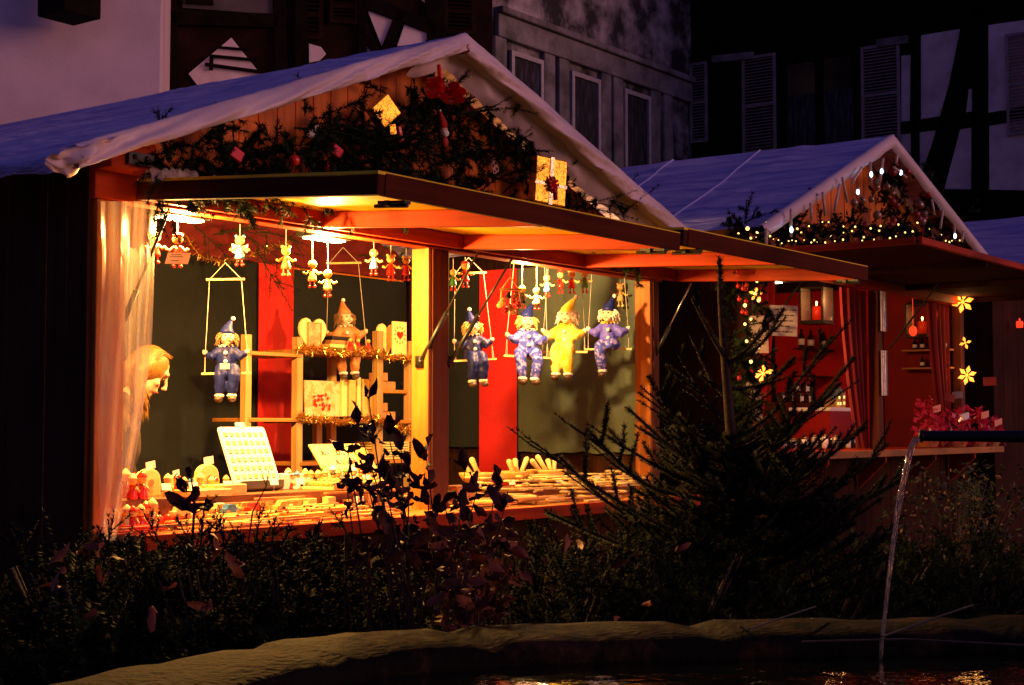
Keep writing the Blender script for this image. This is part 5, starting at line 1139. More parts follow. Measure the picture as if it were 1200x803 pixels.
# lights of stall two
WARM = (1,.42,.12)
FLAME = mat('candle_flame', (1,.6,.2), .5, 0, emit=(1,.45,.08), estr=30); CRED = mat('red_wax', (.6,.02,.01), .4, 0, emit=(.9,.03,.0), estr=.2)
LGL = bpy.data.materials.new('lantern_glass'); LGL.use_nodes = True; b = LGL.node_tree.nodes['Principled BSDF']; b.inputs['Base Color'].default_value = (.8,.8,.8,1); b.inputs['Roughness'].default_value = .08; b.inputs['Alpha'].default_value = .22
def lantern(label, px, py, Y, w_, h_, candle=True, e=.8):
    c = RY(px, py, Y); t = T('candle_lantern', label, 'lantern', c); x0, y0, z0 = c
    mb = MB(); mb.box((x0-w_,y0-w_,z0-.02),(x0+w_,y0+w_,z0)); mb.box((x0-w_*1.1,y0-w_*1.1,z0-.03),(x0+w_*1.1,y0+w_*1.1,z0-.02)); P('base', mb, BLACK, t)
    for sx in (-1,1):
        for sy in (-1,1): mb = MB(); mb.box((x0+sx*w_-.006,y0+sy*w_-.006,z0),(x0+sx*w_+.006,y0+sy*w_+.006,z0+h_)); P('corner_bar', mb, BLACK, t)
    mb = MB(); mb.lathe(V((x0,y0,z0+h_)), [(w_*1.5,0),(w_*1.1,.02),(w_*.4,.07),(w_*.35,.11),(.005,.12)], 4, Matrix.Rotation(R(45),3,'Z')); P('roof', mb, BLACK, t)
    for s in (-1,1):
        mb = MB(); mb.box((x0-w_+.007,y0+s*w_-.001,z0),(x0+w_-.007,y0+s*w_+.001,z0+h_)); P('pane', mb, LGL, t)
    mb = MB(); mb.lathe(V((x0,y0,z0+.002)), [(w_*.36,0),(w_*.36,h_*.42),(w_*.3,h_*.43)], 14); P('candle', mb, CRED, t, smooth=True)
    mb = MB(); mb.ball((x0,y0,z0+h_*.45+.022), (.007,.007,.018), 8, 8); P('flame', mb, FLAME, t, smooth=True)
    mb = MB(); mb.tube([V((x0,y0,z0+h_+.11)), V((x0,y0,SH))], .003, 4); P('hanger', mb, BLACK, t)
    l = bpy.data.lights.new('candle_light', 'POINT'); l.energy = e; l.color = WARM; l.shadow_soft_size = .02; lo = bpy.data.objects.new('candle_light', l); C.objects.link(lo); lo.parent = t; lo.location = (-w_-.03,-w_-.03,h_*.45+.04)
lantern('black lantern with a fat red candle hanging over the bottle shelf', 957, 376, 5.35, .10, .27, e=2.2)
lantern('square lantern glowing amber behind the middle post curtain', 1081, 392, RX(1081,392,12.80).y, .11, .26, e=.8)
c = RX(1070, 388, 12.5); mb = MB(); mb.ball(c, (.035,.035,.045), 12, 8); mb.tube([c+V((0,0,.04)), V((c.x,c.y,SH))], .002, 4); o = P('red_glass_light', mb, mat('red_glow', (.8,.02,.02), .3, 0, emit=(1,.04,.01), estr=1.6), loc=c, smooth=True); tag(o, 'small glowing red glass light hanging in front of the amber lantern', 'light')
STAR = mat('star_light', (1,.6,.2), .5, 0, emit=(1,.27,.02), estr=2.2)
def star(label, px, py, Y, r_, n=6, e=.4):
    c = RY(px, py, Y); t = T('star_light', label, 'star light', c); N_ = -hf
    for k in range(n):
        a = k/n*6.283+.3; d = right*math.cos(a)+V((0,0,1))*math.sin(a); s_ = right*-math.sin(a)+V((0,0,1))*math.cos(a)
        mb = MB(); mb.prism([c+d*r_*.15, c+d*r_*.6+s_*r_*.22, c+d*r_, c+d*r_*.6-s_*r_*.22], N_*.01); P('petal', mb, STAR, t)
    mb = MB(); mb.ball(c, r_*.16, 8, 6); P('centre', mb, STAR, t)
    l = bpy.data.lights.new('star_glow', 'POINT'); l.energy = e; l.color = WARM; l.shadow_soft_size = .06; lo = bpy.data.objects.new('star_glow', l); C.objects.link(lo); lo.parent = t; lo.location = N_*.08
star('tall glowing star light at the top of the right post of the smaller stall', 1128, 354, 4.60, .10, 6, 1.0)
star('small glowing star light between the two larger ones on the right post', 1131, 402, 4.60, .055, 4, .4)
star('glowing flower shaped star light low on the right post above the gift baskets', 1133, 440, 4.60, .085, 6, 1.0)
star('glowing star light beside the white notice at the left end of the smaller stall', 894, 438, 4.55, .075, 6, 1.6)
star('star light at the upper left corner of the smaller stall opening', 886, 345, 4.5, .05, 5, .8)
l = bpy.data.lights.new('fill_lamp', 'AREA'); l.size = .2; l.energy = 34; l.color = (1,.42,.14)  # unseen fill light and fixture, added to brighten the red cloth
t = T('flood_lamp', 'added fill lamp behind the header of the smaller stall', 'lamp', (10.0,5.0,2.40)); mb = MB(); mb.box((9.88,4.93,2.40),(10.12,5.07,2.43)); P('housing', mb, BLACK, t); mb = MB(); mb.box((9.9,4.95,2.393),(10.1,5.05,2.398)); P('lens', mb, LENS, t)
lo = bpy.data.objects.new('fill_lamp', l); C.objects.link(lo); lo.parent = t; lo.location = (0,0,-.015); lo.rotation_euler = (R(-10),R(-35),0)
# gable greenery, fairy lights, light tubes
mb = MB()
for k in range(130):
    px = U(850,1130); b = RY(px, U(262,284), U(4.50,4.60)); a = U(0,6.28); sprig(mb, b, (math.cos(a),-.3,math.sin(a)*.5), U(.15,.3), .032, 80, .2, .004, .0045, 2, 36)
for k in range(60):
    a = U(0,1); px = 1020+a*75+U(-30,30)*.6; py = 190+U(0,75)
    if py < 168+abs(px-1048)*.95+12: continue
    b = RY(px,py,4.5); q = U(0,6.28); sprig(mb, b, (math.cos(q),-.4,math.sin(q)), U(.12,.22), .032, 70, .2, .004, .0045, 2, 30)
o = P('fir_garland', mb, NEED, loc=RY(1000,280,4.5)); tag(o, 'fir garland with fairy lights along the gable of the smaller stall', 'garland')
BULB = mat('warm_bulb', (1,.8,.4), .5, 0, emit=(1,.62,.14), estr=3.2); BULBW = mat('white_bulb', (.7,.8,1), .5, 0, emit=(.35,.6,1), estr=9)
t = T('fairy_lights', 'string of tiny warm fairy lights in the garland on the smaller gable', 'fairy lights', RY(1000,284,4.42)); pts = []
mb0 = MB(); mb0.ball((0,0,0), .009, 8, 6); ref = None
for k in range(64):
    px = 862+k*4.15+jig(9); py = U(258,287)+abs(px-980)*.03 if k % 3 else 283+jig(4); c = RY(px, py, 4.36+jig(.03)); pts.append(c); s_ = U(.3,.8)
    if px > 1105: c.z = RY(px,284,4.38).z
    if ref is None: mb = MB(); mb.ball(c, .010, 8, 6); ref = P('bulb', mb, BULB, t); me0 = ref.data; ref.location = c-world_loc(t); 
    else: o = ref.copy(); C.objects.link(o); o.location = c-world_loc(t); o.scale = (s_,)*3
off = ref.location.copy()
for v in me0.vertices: v.co -= off
mb = MB(); mb.tube(pts, .0025, 4); P('wire', mb, BLACK, t)
for i,(x0,y0,x1,y1,lit) in enumerate(((898,268,898,293,0),(927,245,927,278,1),(950,238,951,258,0),(964,225,967,253,0),(984,216,978,247,0),(987,208,993,237,0),(1020,190,1021,217,2),(1035,186,1031,214,2),(1006,220,1004,230,2),(1047,196,1062,208,2),(1052,180,1050,192,0),(1092,234,1095,252,0),(1105,246,1102,268,0),(1118,262,1119,282,1),(1129,272,1127,284,0),(1010,196,998,215,0))):
    a = RY(x0,y0,4.32); b = RY(x1,y1,4.32); nm = ['short','pale','slim','thin','tilted'][i % 5]
    t = T('light_tube', 'thin %s hanging light tube under the smaller stall roof edge' % ('glowing blue white' if lit == 2 else ('dimly lit' if lit else 'unlit clear')), 'light tube', a, 'light tubes along the smaller roof edge')
    mb = MB(); mb.tube([a,b], .010, 8); P('tube', mb, mat('tube_plastic', (.6,.45,.35), .3) if 'tube_plastic' not in MATS else MATS['tube_plastic'], t, smooth=True)
    if lit: q = a.lerp(b, .75 if lit == 1 else .55); mb = MB(); mb.ball(q-hf*.012, (.012,.012,.02), 8, 6); P('lit_segment', mb, BULBW, t, smooth=True)
# baubles in the gable greenery
BGD = mat('dull_gold_bauble', (.35,.22,.14), .3, .2, 20, metal=.5); BRD = mat('dark_red_bauble', (.30,.015,.015), .3, .2, 20)
for k in range(24):
    a = U(0,1); px = 1000+a*95; py = 200+U(0,70)
    if py < 172+abs(px-1048)*.95+14: py = 250+jig(15)
    c = RY(px,py,4.40); mb = MB(); mb.ball(c, U(.022,.034), 12, 8); mb.tube([c+V((0,0,.02)),c+V((0,0,.045))], .003, 5); m = BRD if k % 2 else BGD; o = P('bauble', mb, m, loc=c, smooth=True)
    tag(o, ('dark red' if k % 2 else 'dull golden')+' bauble in the greenery below the smaller gable peak', 'bauble', ('dark red' if k % 2 else 'dull golden')+' baubles on the smaller gable')
# bottles, jars and shelves inside stall two
t = T('wall_shelf', 'narrow dark wall shelf holding small bottles under the red candle lantern', 'shelf', RY(957,408,5.9)); c = RY(957,409,5.9); mb = MB(); mb.box((c.x-.28,5.85,c.z-.015),(c.x+.28,6.0,c.z)); P('board', mb, WD, t)
mb = MB(); mb.box((c.x-.3,5.86,c.z-.26),(c.x+.34,6.0,c.z-.245)); P('lower_board', mb, WD, t)
BOT = mat('dark_bottle_glass', (.01,.012,.01), .12, 0, coat=.5)
def bottle(px, z, Y, s, label, grp):
    c = V((PY(px,Y).x, Y, z)); t = T('bottle', label, 'bottle', c, grp)
    mb = MB(); mb.lathe(c, [(.028*s,0),(.030*s,.01*s),(.030*s,.10*s),(.012*s,.135*s),(.011*s,.17*s)], 14); P('glass', mb, BOT, t, smooth=True)
    mb = MB(); mb.lathe(c+V((0,0,.025*s)), [(.0312*s,0),(.0312*s,.055*s)], 14); P('paper_label', mb, WHT, t, smooth=True)
for i,(px,n_) in enumerate(((940,'first bottle on the shelf under the red candle lantern, standing apart'),(951,'second bottle on the shelf under the red candle lantern'),(966,'third bottle on the lantern shelf, one of a close pair'),(973,'last bottle on the lantern shelf, behind its neighbour'))): bottle(px, c.z, 5.92, 1.0, n_, 'bottles under the red candle lantern')
cz2 = 1.168
def jar(px, Y, z, label, grp, s=1):
    c = V((PY(px,Y).x, Y, z)); t = T('jar', label, 'jar', c, grp)
    mb = MB(); mb.box((c.x-.035*s,Y-.035*s,z),(c.x+.035*s,Y+.035*s,z+.075*s)); P('glass', mb, BOT, t, bevel=.008)
    mb = MB(); mb.lathe(c+V((0,0,.075*s)), [(.03*s,0),(.03*s,.014*s)], 12); P('lid', mb, BLACK, t)
    mb = MB(); mb.box((c.x-.024*s,Y-.038*s,z+.018*s),(c.x+.024*s,Y-.036*s,z+.06*s)); P('paper_label', mb, WHT, t)
for zz_, p_ in ((RX(1085,410,12.93).z, 4),(RX(1085,431,12.93).z, 3)):
    t = T('wall_shelf', 'narrow dark shelf holding %s small bottles behind the right half of the smaller stall' % ('four' if p_ == 4 else 'three'), 'shelf', (12.93,4.92,zz_)); mb = MB(); mb.box((12.84,4.70,zz_-.015),(12.98,5.14,zz_)); P('board', mb, W, t)
    for i in range(p_):
        c = V((12.90, 4.78+.09*i+jig(.015), zz_)); t = T('bottle', 'tiny bottle on the %s shelf behind the amber lantern' % ('upper' if p_ == 4 else 'lower'), 'bottle', c, 'tiny bottles on the %s shelf behind the amber lantern' % ('upper' if p_ == 4 else 'lower'))
        mb = MB(); mb.lathe(c, [(.02,0),(.021,.01),(.021,.06),(.008,.085),(.007,.105)], 12); P('glass', mb, BOT, t, smooth=True); mb = MB(); mb.lathe(c+V((0,0,.018)), [(.0218,0),(.0218,.03)], 12); P('paper_label', mb, WHT, t, smooth=True)
zj = RY(925, 472, 5.7).z
stp = T('display_steps', 'stepped display stand for jars on the smaller stall counter', 'display stand', (PY(930,5.75).x,5.75,cz2)); mb = MB(); a_, b_ = PY(906,5.7).x, PY(956,5.7).x; mb.box((a_,5.62,cz2-.04),(b_,5.9,zj)); P('step', mb, WD, stp)
for k in range(4): jar(915+k*10.5, 5.7, zj, 'square dark jar with a white label in the lower row of the jar pyramid', 'square jars in a pyramid', .95)
for k in range(2): jar(932+k*11, 5.72, zj+.088, 'square dark jar with a white label in the top row of the jar pyramid', 'square jars in a pyramid top row', .95)
for k in range(22):
    px = 868+k*6.2+jig(1); Y = 4.95+.1*(k % 2); m = [BOT, mat('amber_glass_%d' % k, (.35,.12,.03), .1, 0, coat=.4) if k % 3 == 0 else BOT, TOYD][k % 3 if k % 3 < 2 else 0]
    c = V((PY(px,Y).x, Y, cz2)); t = T('drinks_glass', 'small glass in the crowded rows on the smaller stall counter', 'glass', c, 'glasses crowded on the smaller stall counter'); s_ = U(.8,1.2)
    mb = MB(); mb.lathe(c, [(.018,0),(.024,.01),(.026,.08*s_),(.024,.081*s_),(.022,.02)], 12); P('cup', mb, [WHT,BOT,SILV,BOT][k % 4], t, smooth=True); mb = MB(); mb.lathe(c+V((0,0,.084*s_)), [(.026,0),(.01,.012)], 10); P('lid', mb, [BULBW if k in (5,11,17) else BGD, BRD, BGD, BLACK][k % 4], t, smooth=True)
# white topped box with village house
c = V((PY(975,5.25).x, 5.25, cz2)); t = T('covered_box', 'long box under a white cloth edge, behind the glasses on the smaller stall counter', 'box', c); zt = RY(975,478,5.25).z
mb = MB(); mb.box((c.x-.26,5.15,cz2),(c.x+.28,5.5,zt-.03)); P('box', mb, BRD, t); mb = MB(); mb.box((c.x-.27,5.14,zt-.03),(c.x+.29,5.51,zt)); P('cover', mb, WHT, t, bevel=.005)
c = V((PY(978,5.3).x, 5.3, zt)); t = T('model_house', 'little lit model house with a snowy roof on the white covered box', 'model house', c); OCH = mat('model_wall', (.45,.26,.10), .7); WL = mat('lit_window', (1,.7,.3), .5, 0, emit=(1,.5,.12), estr=3)
mb = MB(); mb.box((c.x-.09,5.25,zt),(c.x+.05,5.35,zt+.09)); mb.box((c.x+.02,5.24,zt),(c.x+.09,5.34,zt+.13)); P('wall', mb, OCH, t)
mb = MB(); mb.prism([V((c.x-.10,5.24,zt+.085)),V((c.x+.03,5.24,zt+.085)),V((c.x-.035,5.24,zt+.15))], (0,.12,0)); P('roof', mb, mat('model_roof', (.12,.18,.22), .6), t)
mb = MB(); mb.lathe(V((c.x+.055,5.29,zt+.13)), [(.055,0),(.03,.03),(.012,.05),(.003,.10)], 6); P('tower_roof', mb, MATS['model_roof'], t)
for dx,dz in ((-.065,.035),(-.02,.035),(-.04,.085),(.055,.04),(.055,.09)): mb = MB(); mb.box((c.x+dx-.010,5.236,zt+dz-.01),(c.x+dx+.010,5.239,zt+dz+.012)); P('window', mb, WL, t)
# gift baskets in cellophane
CELL = bpy.data.materials.new('pink_cellophane'); CELL.use_nodes = True; b = CELL.node_tree.nodes['Principled BSDF']; b.inputs['Base Color'].default_value = (.85,.05,.16,1); b.inputs['Roughness'].default_value = .12; b.inputs['Alpha'].default_value = .65
for i,(px,Y,r_,h_) in enumerate(((1085,4.72,.14,.40),(1116,4.60,.17,.32),(1140,4.52,.16,.34),(1158,4.46,.13,.26))):
    c = V((PY(px,Y).x, Y, cz2)); t = T('gift_basket', ['tall cellophane gift basket nearest the middle post', 'wide gift basket in pink cellophane below the flower star light', 'gift basket with a red tag at the right post', 'small gift basket with a red bow at the counter end'][i], 'gift basket', c, 'cellophane gift baskets')
    mb = MB(); mb.lathe(c, [(r_*.6,0),(r_*.75,.05),(r_*.7,.055),(r_*.5,.02)], 16); P('basket', mb, TOYD, t)
    mb = MB()
    for k in range(170):
        a = U(0,6.28); z_ = U(.02,h_); rr = r_*(1-.55*z_/h_)*U(.7,1.15); p = c+V((rr*math.cos(a),rr*math.sin(a),z_)); e = V((U(-1,1),U(-1,1),U(-1,1))).normalized()*U(.025,.05); g = V((U(-1,1),U(-1,1),U(-1,1))).normalized()*U(.02,.05); mb.add([p,p+e,p+e+g,p+g*.8], [(0,1,2),(0,2,3)])
    P('cellophane', mb, CELL, t)
    for k in range(4): q = c+V((U(-.5,.5)*r_,U(-.5,.5)*r_,.06)); mb = MB(); mb.lathe(q, [(.02,0),(.022,.05),(.01,.07),(.009,.1)], 10); P('small_bottle', mb, [BRD,BGD,BOT,WHT][k], t, smooth=True)
    mb = MB(); q = c+V((0,-r_*.6,h_*.8)); mb.obox(q, (.04,-.02,.01), (.005,.01,0), (0,0,.028)); P('tag', mb, RIB if i != 1 else WHT, t)
# notices hanging
def notice(label, px, py, wpx, hpx, Y, nlines, ang=0, m=None):
    c = RY(px, py, Y); s = (c-CAM).dot(hf)/FPX; t = T('notice', label, 'notice', c); rt = (right*math.cos(ang)+V((0,0,1))*math.sin(ang)); uu = (V((0,0,1))*math.cos(ang)-right*math.sin(ang))
    mb = MB(); mb.obox(c, rt*wpx*s/2, hf*.002, uu*hpx*s/2); P('paper', mb, m or mat('notice_paper', (.55,.42,.36), .7), t)
    for k in range(nlines):
        z_ = hpx*s*(.36-.72*k/max(1,nlines-1)); w_ = wpx*s*U(.22,.40); mb = MB(); x_ = -w_
        while x_ < w_: l_ = U(.008,.03); mb.obox(c-hf*.004+uu*(z_)+rt*(x_+l_/2), rt*l_/2, hf*.001, uu*.0032); x_ += l_+.008
        P('line_of_writing', mb, mat('ink', (.06,.02,.02), .7) if 'ink' not in MATS else MATS['ink'], t)
notice('cream handwritten notice hung between spruce tips in front of the red curtain', 918, 376, 33, 36, 4.3, 5, R(-2))
notice('long white price list beside the left star light of the smaller stall', 884, 470, 16, 46, 4.5, 5, R(3))
notice('pale paper sheet at the left end of the smaller stall under the corner star light', 889, 392, 22, 44, 4.55, 0, R(2))
for i,(px,py,w_,h_,a,col) in enumerate(((1160,447,15,10,.05,(.5,.05,.02)),(1122,463,12,8,.1,(.5,.4,.4)),(1113,466,12,9,-.3,(.5,.07,.03)))):
    notice(['red card standing above the gift baskets at the counter end','pale card between the gift baskets','red card tilted at the left of the wide gift basket'][i], px, py, w_, h_, 4.40, 0, a, mat('card_%d' % i, col, .6))
# greenery with berries at the left end of stall 2
mb = MB()
for k in range(60):
    b = RY(868+U(-10,16), U(318,520), 4.45+jig(.08)); a = U(0,6.28); sprig(mb, b, (math.cos(a),math.sin(a)*.4-.2,U(-.5,.6)), U(.12,.25), .034, 70, .2, .004, .0045, 2, 30)
o = P('fir_garland', mb, NEED, loc=RY(868,520,4.45)); tag(o, 'upright fir garland with red berries at the left end of the smaller stall', 'garland')
for k in range(12): c = RY(872+jig(9), 345+jig(28) if k < 9 else 440+jig(8), 4.33); mb = MB(); mb.ball(c, .014, 10, 8); mb.tube([c+V((0,0,.01)), c+V((.004,.01,.03))], .002, 4); o = P('red_berry', mb, REDP, loc=c, smooth=True); tag(o, 'red berry in the upright garland at the end of the smaller stall', 'berry', 'red berries in the upright garland')
t = T('fairy_lights', 'few warm bulbs in the upright garland beside the red curtain', 'fairy lights', RY(880,330,4.3)); pts = []
for (px,py) in ((887,330),(884,344),(889,352),(873,358),(880,374),(873,380),(875,400),(888,408),(880,424),(876,268)): c = RY(px,py,4.28); pts.append(c); mb = MB(); mb.ball(c, U(.008,.013), 8, 6); P('bulb', mb, BULB, t)
mb = MB(); mb.tube(pts[:-1], .002, 4); P('wire', mb, BLACK, t)
# third stall: just its roof and dark front
s3 = T('market_stall', 'distant dark stall with a blue tarpaulin roof beyond the smaller stall', 'market stall', (15.2, 5.6, 0))
mb = MB(); mb.grid(lambda s,t: V((13.75+2.0*s, 4.4+3.5*t, 2.72+.8*s+.02*noise.noise(V((s*6,t*5,0))))), 20, 20); mb.grid(lambda s,t: V((17.75-2.0*s, 4.4+3.5*t, 2.72+.8*s)), 12, 12); P('tarpaulin', mb, TARPB, s3, smooth=True)
mb = MB(); planks(mb, (13.95,4.7,0), (17.5,4.7,0), 0, 0, .14, .02, (0,-1,0), top=lambda a: 2.75+.4*min(a,3.55-a)); P('front_wall', mb, SIDE, s3); mb = MB(); planks(mb, (13.95,4.72,0), (13.95,8,0), 0, 2.75, .14, .02, (-1,0,0)); P('side_wall', mb, SIDE, s3)
c = RY(1195,384,4.60); mb = MB(); mb.lathe(c, [(.03,0),(.034,.04),(.03,.06)], 12); mb.ball(c+V((0,0,.075)), (.008,.008,.016)); o = P('candle_glass', mb, MATS['red_glow'], loc=c, smooth=True); tag(o, 'small red candle glass glowing at the far dark stall', 'candle')
# ================================================================ foreground planting
def bush(label, c, rad, h, n, m, nl=.022, grp='juniper bushes in the hedge before the stalls', w_=.003, seed=0, name='juniper_bush'):
    rnd.seed(seed+100); t = T(name, label, 'bush', c, grp)
    mb = MB(); mbs = MB()
    for k in range(n):
        a = U(0,6.283); r_ = rad*math.sqrt(U(0,1)); z_ = h*(1-.30*(r_/rad)**2)*U(.45,1.0)
        b = c+V((r_*math.cos(a), r_*math.sin(a), z_*.86)); d = V((math.cos(a)*U(.1,.8), math.sin(a)*U(.1,.8), U(.25,1)))
        sprig(mb, b, d, U(.14,.26), nl, 85, -.1, .003, w_, 4, 40)
    for k in range(7):
        a = U(0,6.283); mbs.tube([c, c+V((math.cos(a)*rad*.3,math.sin(a)*rad*.3,h*.5)), c+V((math.cos(a)*rad*.7,math.sin(a)*rad*.7,h*.85))], [.014,.010,.004], 6)
    P('foliage', mb, m, t); P('stem', mbs, BARK, t); return t
b0 = bush('x', V((0,0,0)), .42, .95, 150, NEED2, seed=1); b1 = bush('x', V((0,0,0)), .40, .95, 150, NEED2, seed=2, nl=.018); b2 = bush('x', V((0,0,0)), .45, .92, 150, NEED, seed=3, nl=.026)
HP = [(58,635,5.0,b0,'juniper bush at the dark left corner of the picture, beside the stall side wall'),(118,628,5.0,b1,'juniper bush below the foot of the plastic curtain'),(190,634,4.9,b2,'darker fir bush in front of the red sticks'),
      (262,622,5.0,b1,'juniper bush below the white display board'),(330,632,5.1,b0,'juniper bush below the knob tray'),(420,636,5.15,b2,'fir bush just left of the dried leaf shrub'),(640,632,5.6,b0,'juniper bush below the mortar bowls, right of the dried leaf shrub'),
      (700,622,5.7,b1,'juniper bush below the rods, left of the spruce'),(775,604,5.8,b2,'fir bush right behind the lower spruce branches'),(950,622,6.4,b2,'fir bush right of the spruce foot'),(1010,632,6.6,b0,'juniper bush between the spruce and the falling water'),(1085,632,6.8,b1,'juniper bush just right of the falling water'),(1150,622,7.0,b0,'juniper bush at the right picture edge below the smaller counter')]
first = set()
for i,(px,py,D,src,lab) in enumerate(HP):
    p = RD(px, py, D); p = V((p.x, p.y, 0)); top = RD(px,py,D).z; s = top/.90
    if src.name not in first: first.add(src.name); src.location = p; src.scale = (1,1,s); src['label'] = lab; src.rotation_euler = (0,0,U(0,6))
    else: dup(src, p, U(0,6), lab, sc=(1,1,s))
for i,(px,D,src,s,lab) in enumerate(((20,4.6,b1,.75,'low juniper bush at the front left corner near the basin'),(150,4.5,b2,.72,'low fir bush in the front row left of the basin rim light'),(290,4.7,b0,.72,'low juniper bush in the front row behind the lit rim'),(400,4.75,b1,.7,'low juniper bush in the front row left of the dried shrub foot'),
                                (560,4.9,b2,.72,'low fir bush in the front row under the dried leaf shrub'),(690,5.0,b0,.75,'low juniper bush in the front row left of the spruce foot'),(820,5.1,b1,.75,'low juniper bush in the front row at the spruce foot'),(930,5.2,b2,.75,'low fir bush in the front row left of the falling water'),(1060,5.3,b0,.75,'low juniper bush in the front row behind the water landing'),(1180,5.4,b1,.78,'low juniper bush in the front row at the right edge'))):
    p = RD(px, 600, D); dup(src, V((p.x,p.y,0)), U(0,6), lab, sc=(1,1,s))
rnd.seed(77)
# ---- dried beech shrub
LEAF = mat('dried_leaf', (.045,.014,.010), .6, 0, 5, .3, 30, spec=.2, col2=(.09,.026,.015), thr=(.35,.7)); LEAFB = mat('brown_fallen_leaf', (.16,.045,.02), .6, 0, 5, .3, 30, spec=.2, col2=(.26,.08,.04), thr=(.35,.7)); TWIG = mat('twig', (.05,.03,.02), .8)
def leaf(mb, b, d, L, curl):
    d = V(d).normalized(); s = d.cross(V((U(-1,1),U(-1,1),U(-1,1)))).normalized(); n_ = d.cross(s)
    rows_ = []
    for j, (t, w_) in enumerate(((0,.02),(.2,.16),(.42,.24),(.65,.20),(.85,.10),(1,.01))):
        c = b+d*L*t+n_*curl*L*(t*t)*.7+s*curl*L*.25*t*t; e = .13*math.sin(j*2.1)+.10*abs(curl); rows_.append((c-s*w_*L+n_*L*(.10+e), c-n_*L*.03, c+s*w_*L+n_*L*(.10-e)))
    base = len(mb.v)
    for r_ in rows_: mb.v += list(r_)
    for j in range(5):
        a = base+j*3; mb.f += [(a,a+1,a+4,a+3),(a+1,a+2,a+5,a+4)]
foot = RD(500, 700, 4.75); foot.z = .3
t = T('dried_leaf_shrub', 'dried shrub with curled dark brown leaves in front of the middle post', 'shrub', V((foot.x,foot.y,0)))
tips = [(432,468),(420,500),(440,520),(455,508),(470,528),(408,530),(405,560),(428,556),(450,560),(480,545),(500,540),(545,552),(560,572),(500,575),(470,580),(540,590),(590,600),(440,590),(580,575),(512,600)]
ml = MB(); ms = MB(); V0 = V((foot.x,foot.y,0))
for (px,py) in tips:
    e = RD(px, py, 4.75+jig(.18)); mid = V0.lerp(e,.6)+V((jig(.05),jig(.05),.05)); pts = catmull([V0+V((jig(.05),jig(.05),.1)), mid, e], 6, False); ms.tube(pts, [.006*(1-.75*i/(len(pts)-1)) for i in range(len(pts))], 5)
    for k in range(7 if py < 555 else 10):
        q = U(.62,1); j = int(q*(len(pts)-1)); p = pts[min(j,len(pts)-1)]; leaf(ml, p+V((jig(.02),jig(.02),jig(.02))), (U(-1,1),U(-1,1),U(-.6,.9)), U(.035,.075), U(-1.2,1.2))
    for k in range(2): leaf(ml, e, (U(-.6,.6),U(-.4,.4),U(.2,1)), U(.045,.085), U(-1,1))
P('leaves', ml, LEAF, t, smooth=True); P('stem', ms, TWIG, t)
ml = MB(); ms = MB(); 
foot = RD(560, 700, 4.7); V0 = V((foot.x,foot.y,0)); t = T('lit_leaf_shrub', 'lower part of the dried shrub, its leaves painted a warm-lit rusty brown', 'shrub', V0)  # same shrub's lower leaves, warm light painted in as a paler brown
for k in range(20):
    e = RD(560+jig(45), 620+U(-10,70), 4.6+jig(.15)); pts = catmull([V0+V((jig(.05),jig(.05),.1)), V0.lerp(e,.6)+V((jig(.05),jig(.05),.04)), e], 5, False); ms.tube(pts, [.005*(1-.7*i/(len(pts)-1)) for i in range(len(pts))], 5)
    for q in range(9): leaf(ml, pts[rnd.randrange(len(pts)//2, len(pts))]+V((jig(.03),jig(.03),jig(.03))), (U(-1,1),U(-1,1),U(-.8,.6)), U(.05,.08), U(-.7,.7))
P('leaves', ml, LEAFB, t, smooth=True); P('stem', ms, TWIG, t)
# tall sprig with long pods in front of the toys
t = T('pod_twig', 'thin twig with long curled dark pods rising in front of the round topped toy houses', 'twig', V((RD(225,640,4.9).x,RD(225,640,4.9).y,0)))
ml = MB(); ms = MB(); V0 = RD(225,640,4.9); e = RD(222,545,4.9); ms.tube([V((V0.x,V0.y,.2)), V0, RD(228,590,4.9), e], [.006,.005,.004,.002], 5)
for (x0,y0,x1,y1) in ((205,560,219,576),(200,582,222,598),(226,588,232,570),(218,548,222,560),(228,600,250,590)):
    a = RD(x0,y0,4.9); b = RD(x1,y1,4.88); ms.tube([RD(226,(y0+y1)/2+8,4.9), b], .002, 4); leaf(ml, b, a-b, (a-b).length*1.2, .3); leaf(ml, b, a-b, (a-b).length*1.1, -.2)
P('pods', ml, LEAF, t, smooth=True); P('stem', ms, TWIG, t)
# fallen-in fir twigs standing up in front of the counter
t = T('fir_spray', 'short upright fir spray standing up in front of the counter edge beside the pod twig', 'fir spray', V((RD(240,640,4.85).x,RD(240,640,4.85).y,0))); mb = MB(); ms = MB()
for (x0,y0,x1,y1) in ((235,640,242,580),(225,640,208,605),(245,640,262,600),(300,640,308,592),(318,640,325,605),(285,640,268,610),(405,622,388,598),(330,640,342,615)):
    a = RD(x0,y0,4.85); b = RD(x1,y1,4.85); sprig(mb, a, b-a, (b-a).length, .020, 90, 0, .003, .0016, 4, 28); ms.tube([V((a.x,a.y,.3)), a], .004, 5)
P('foliage', mb, NEED2, t); P('stem', ms, TWIG, t)
t = T('bare_twig', 'thin bare forked twig rising in front of the display board base', 'twig', V((RD(290,640,4.9).x,RD(290,640,4.9).y,0))); ms = MB(); ms.tube([RD(288,660,4.9), RD(296,600,4.9), RD(312,570,4.9), RD(316,545,4.9)], [.003,.0025,.002,.0012], 5); ms.tube([RD(312,570,4.9), RD(306,552,4.9)], .0014, 4); P('stem', ms, TWIG, t)
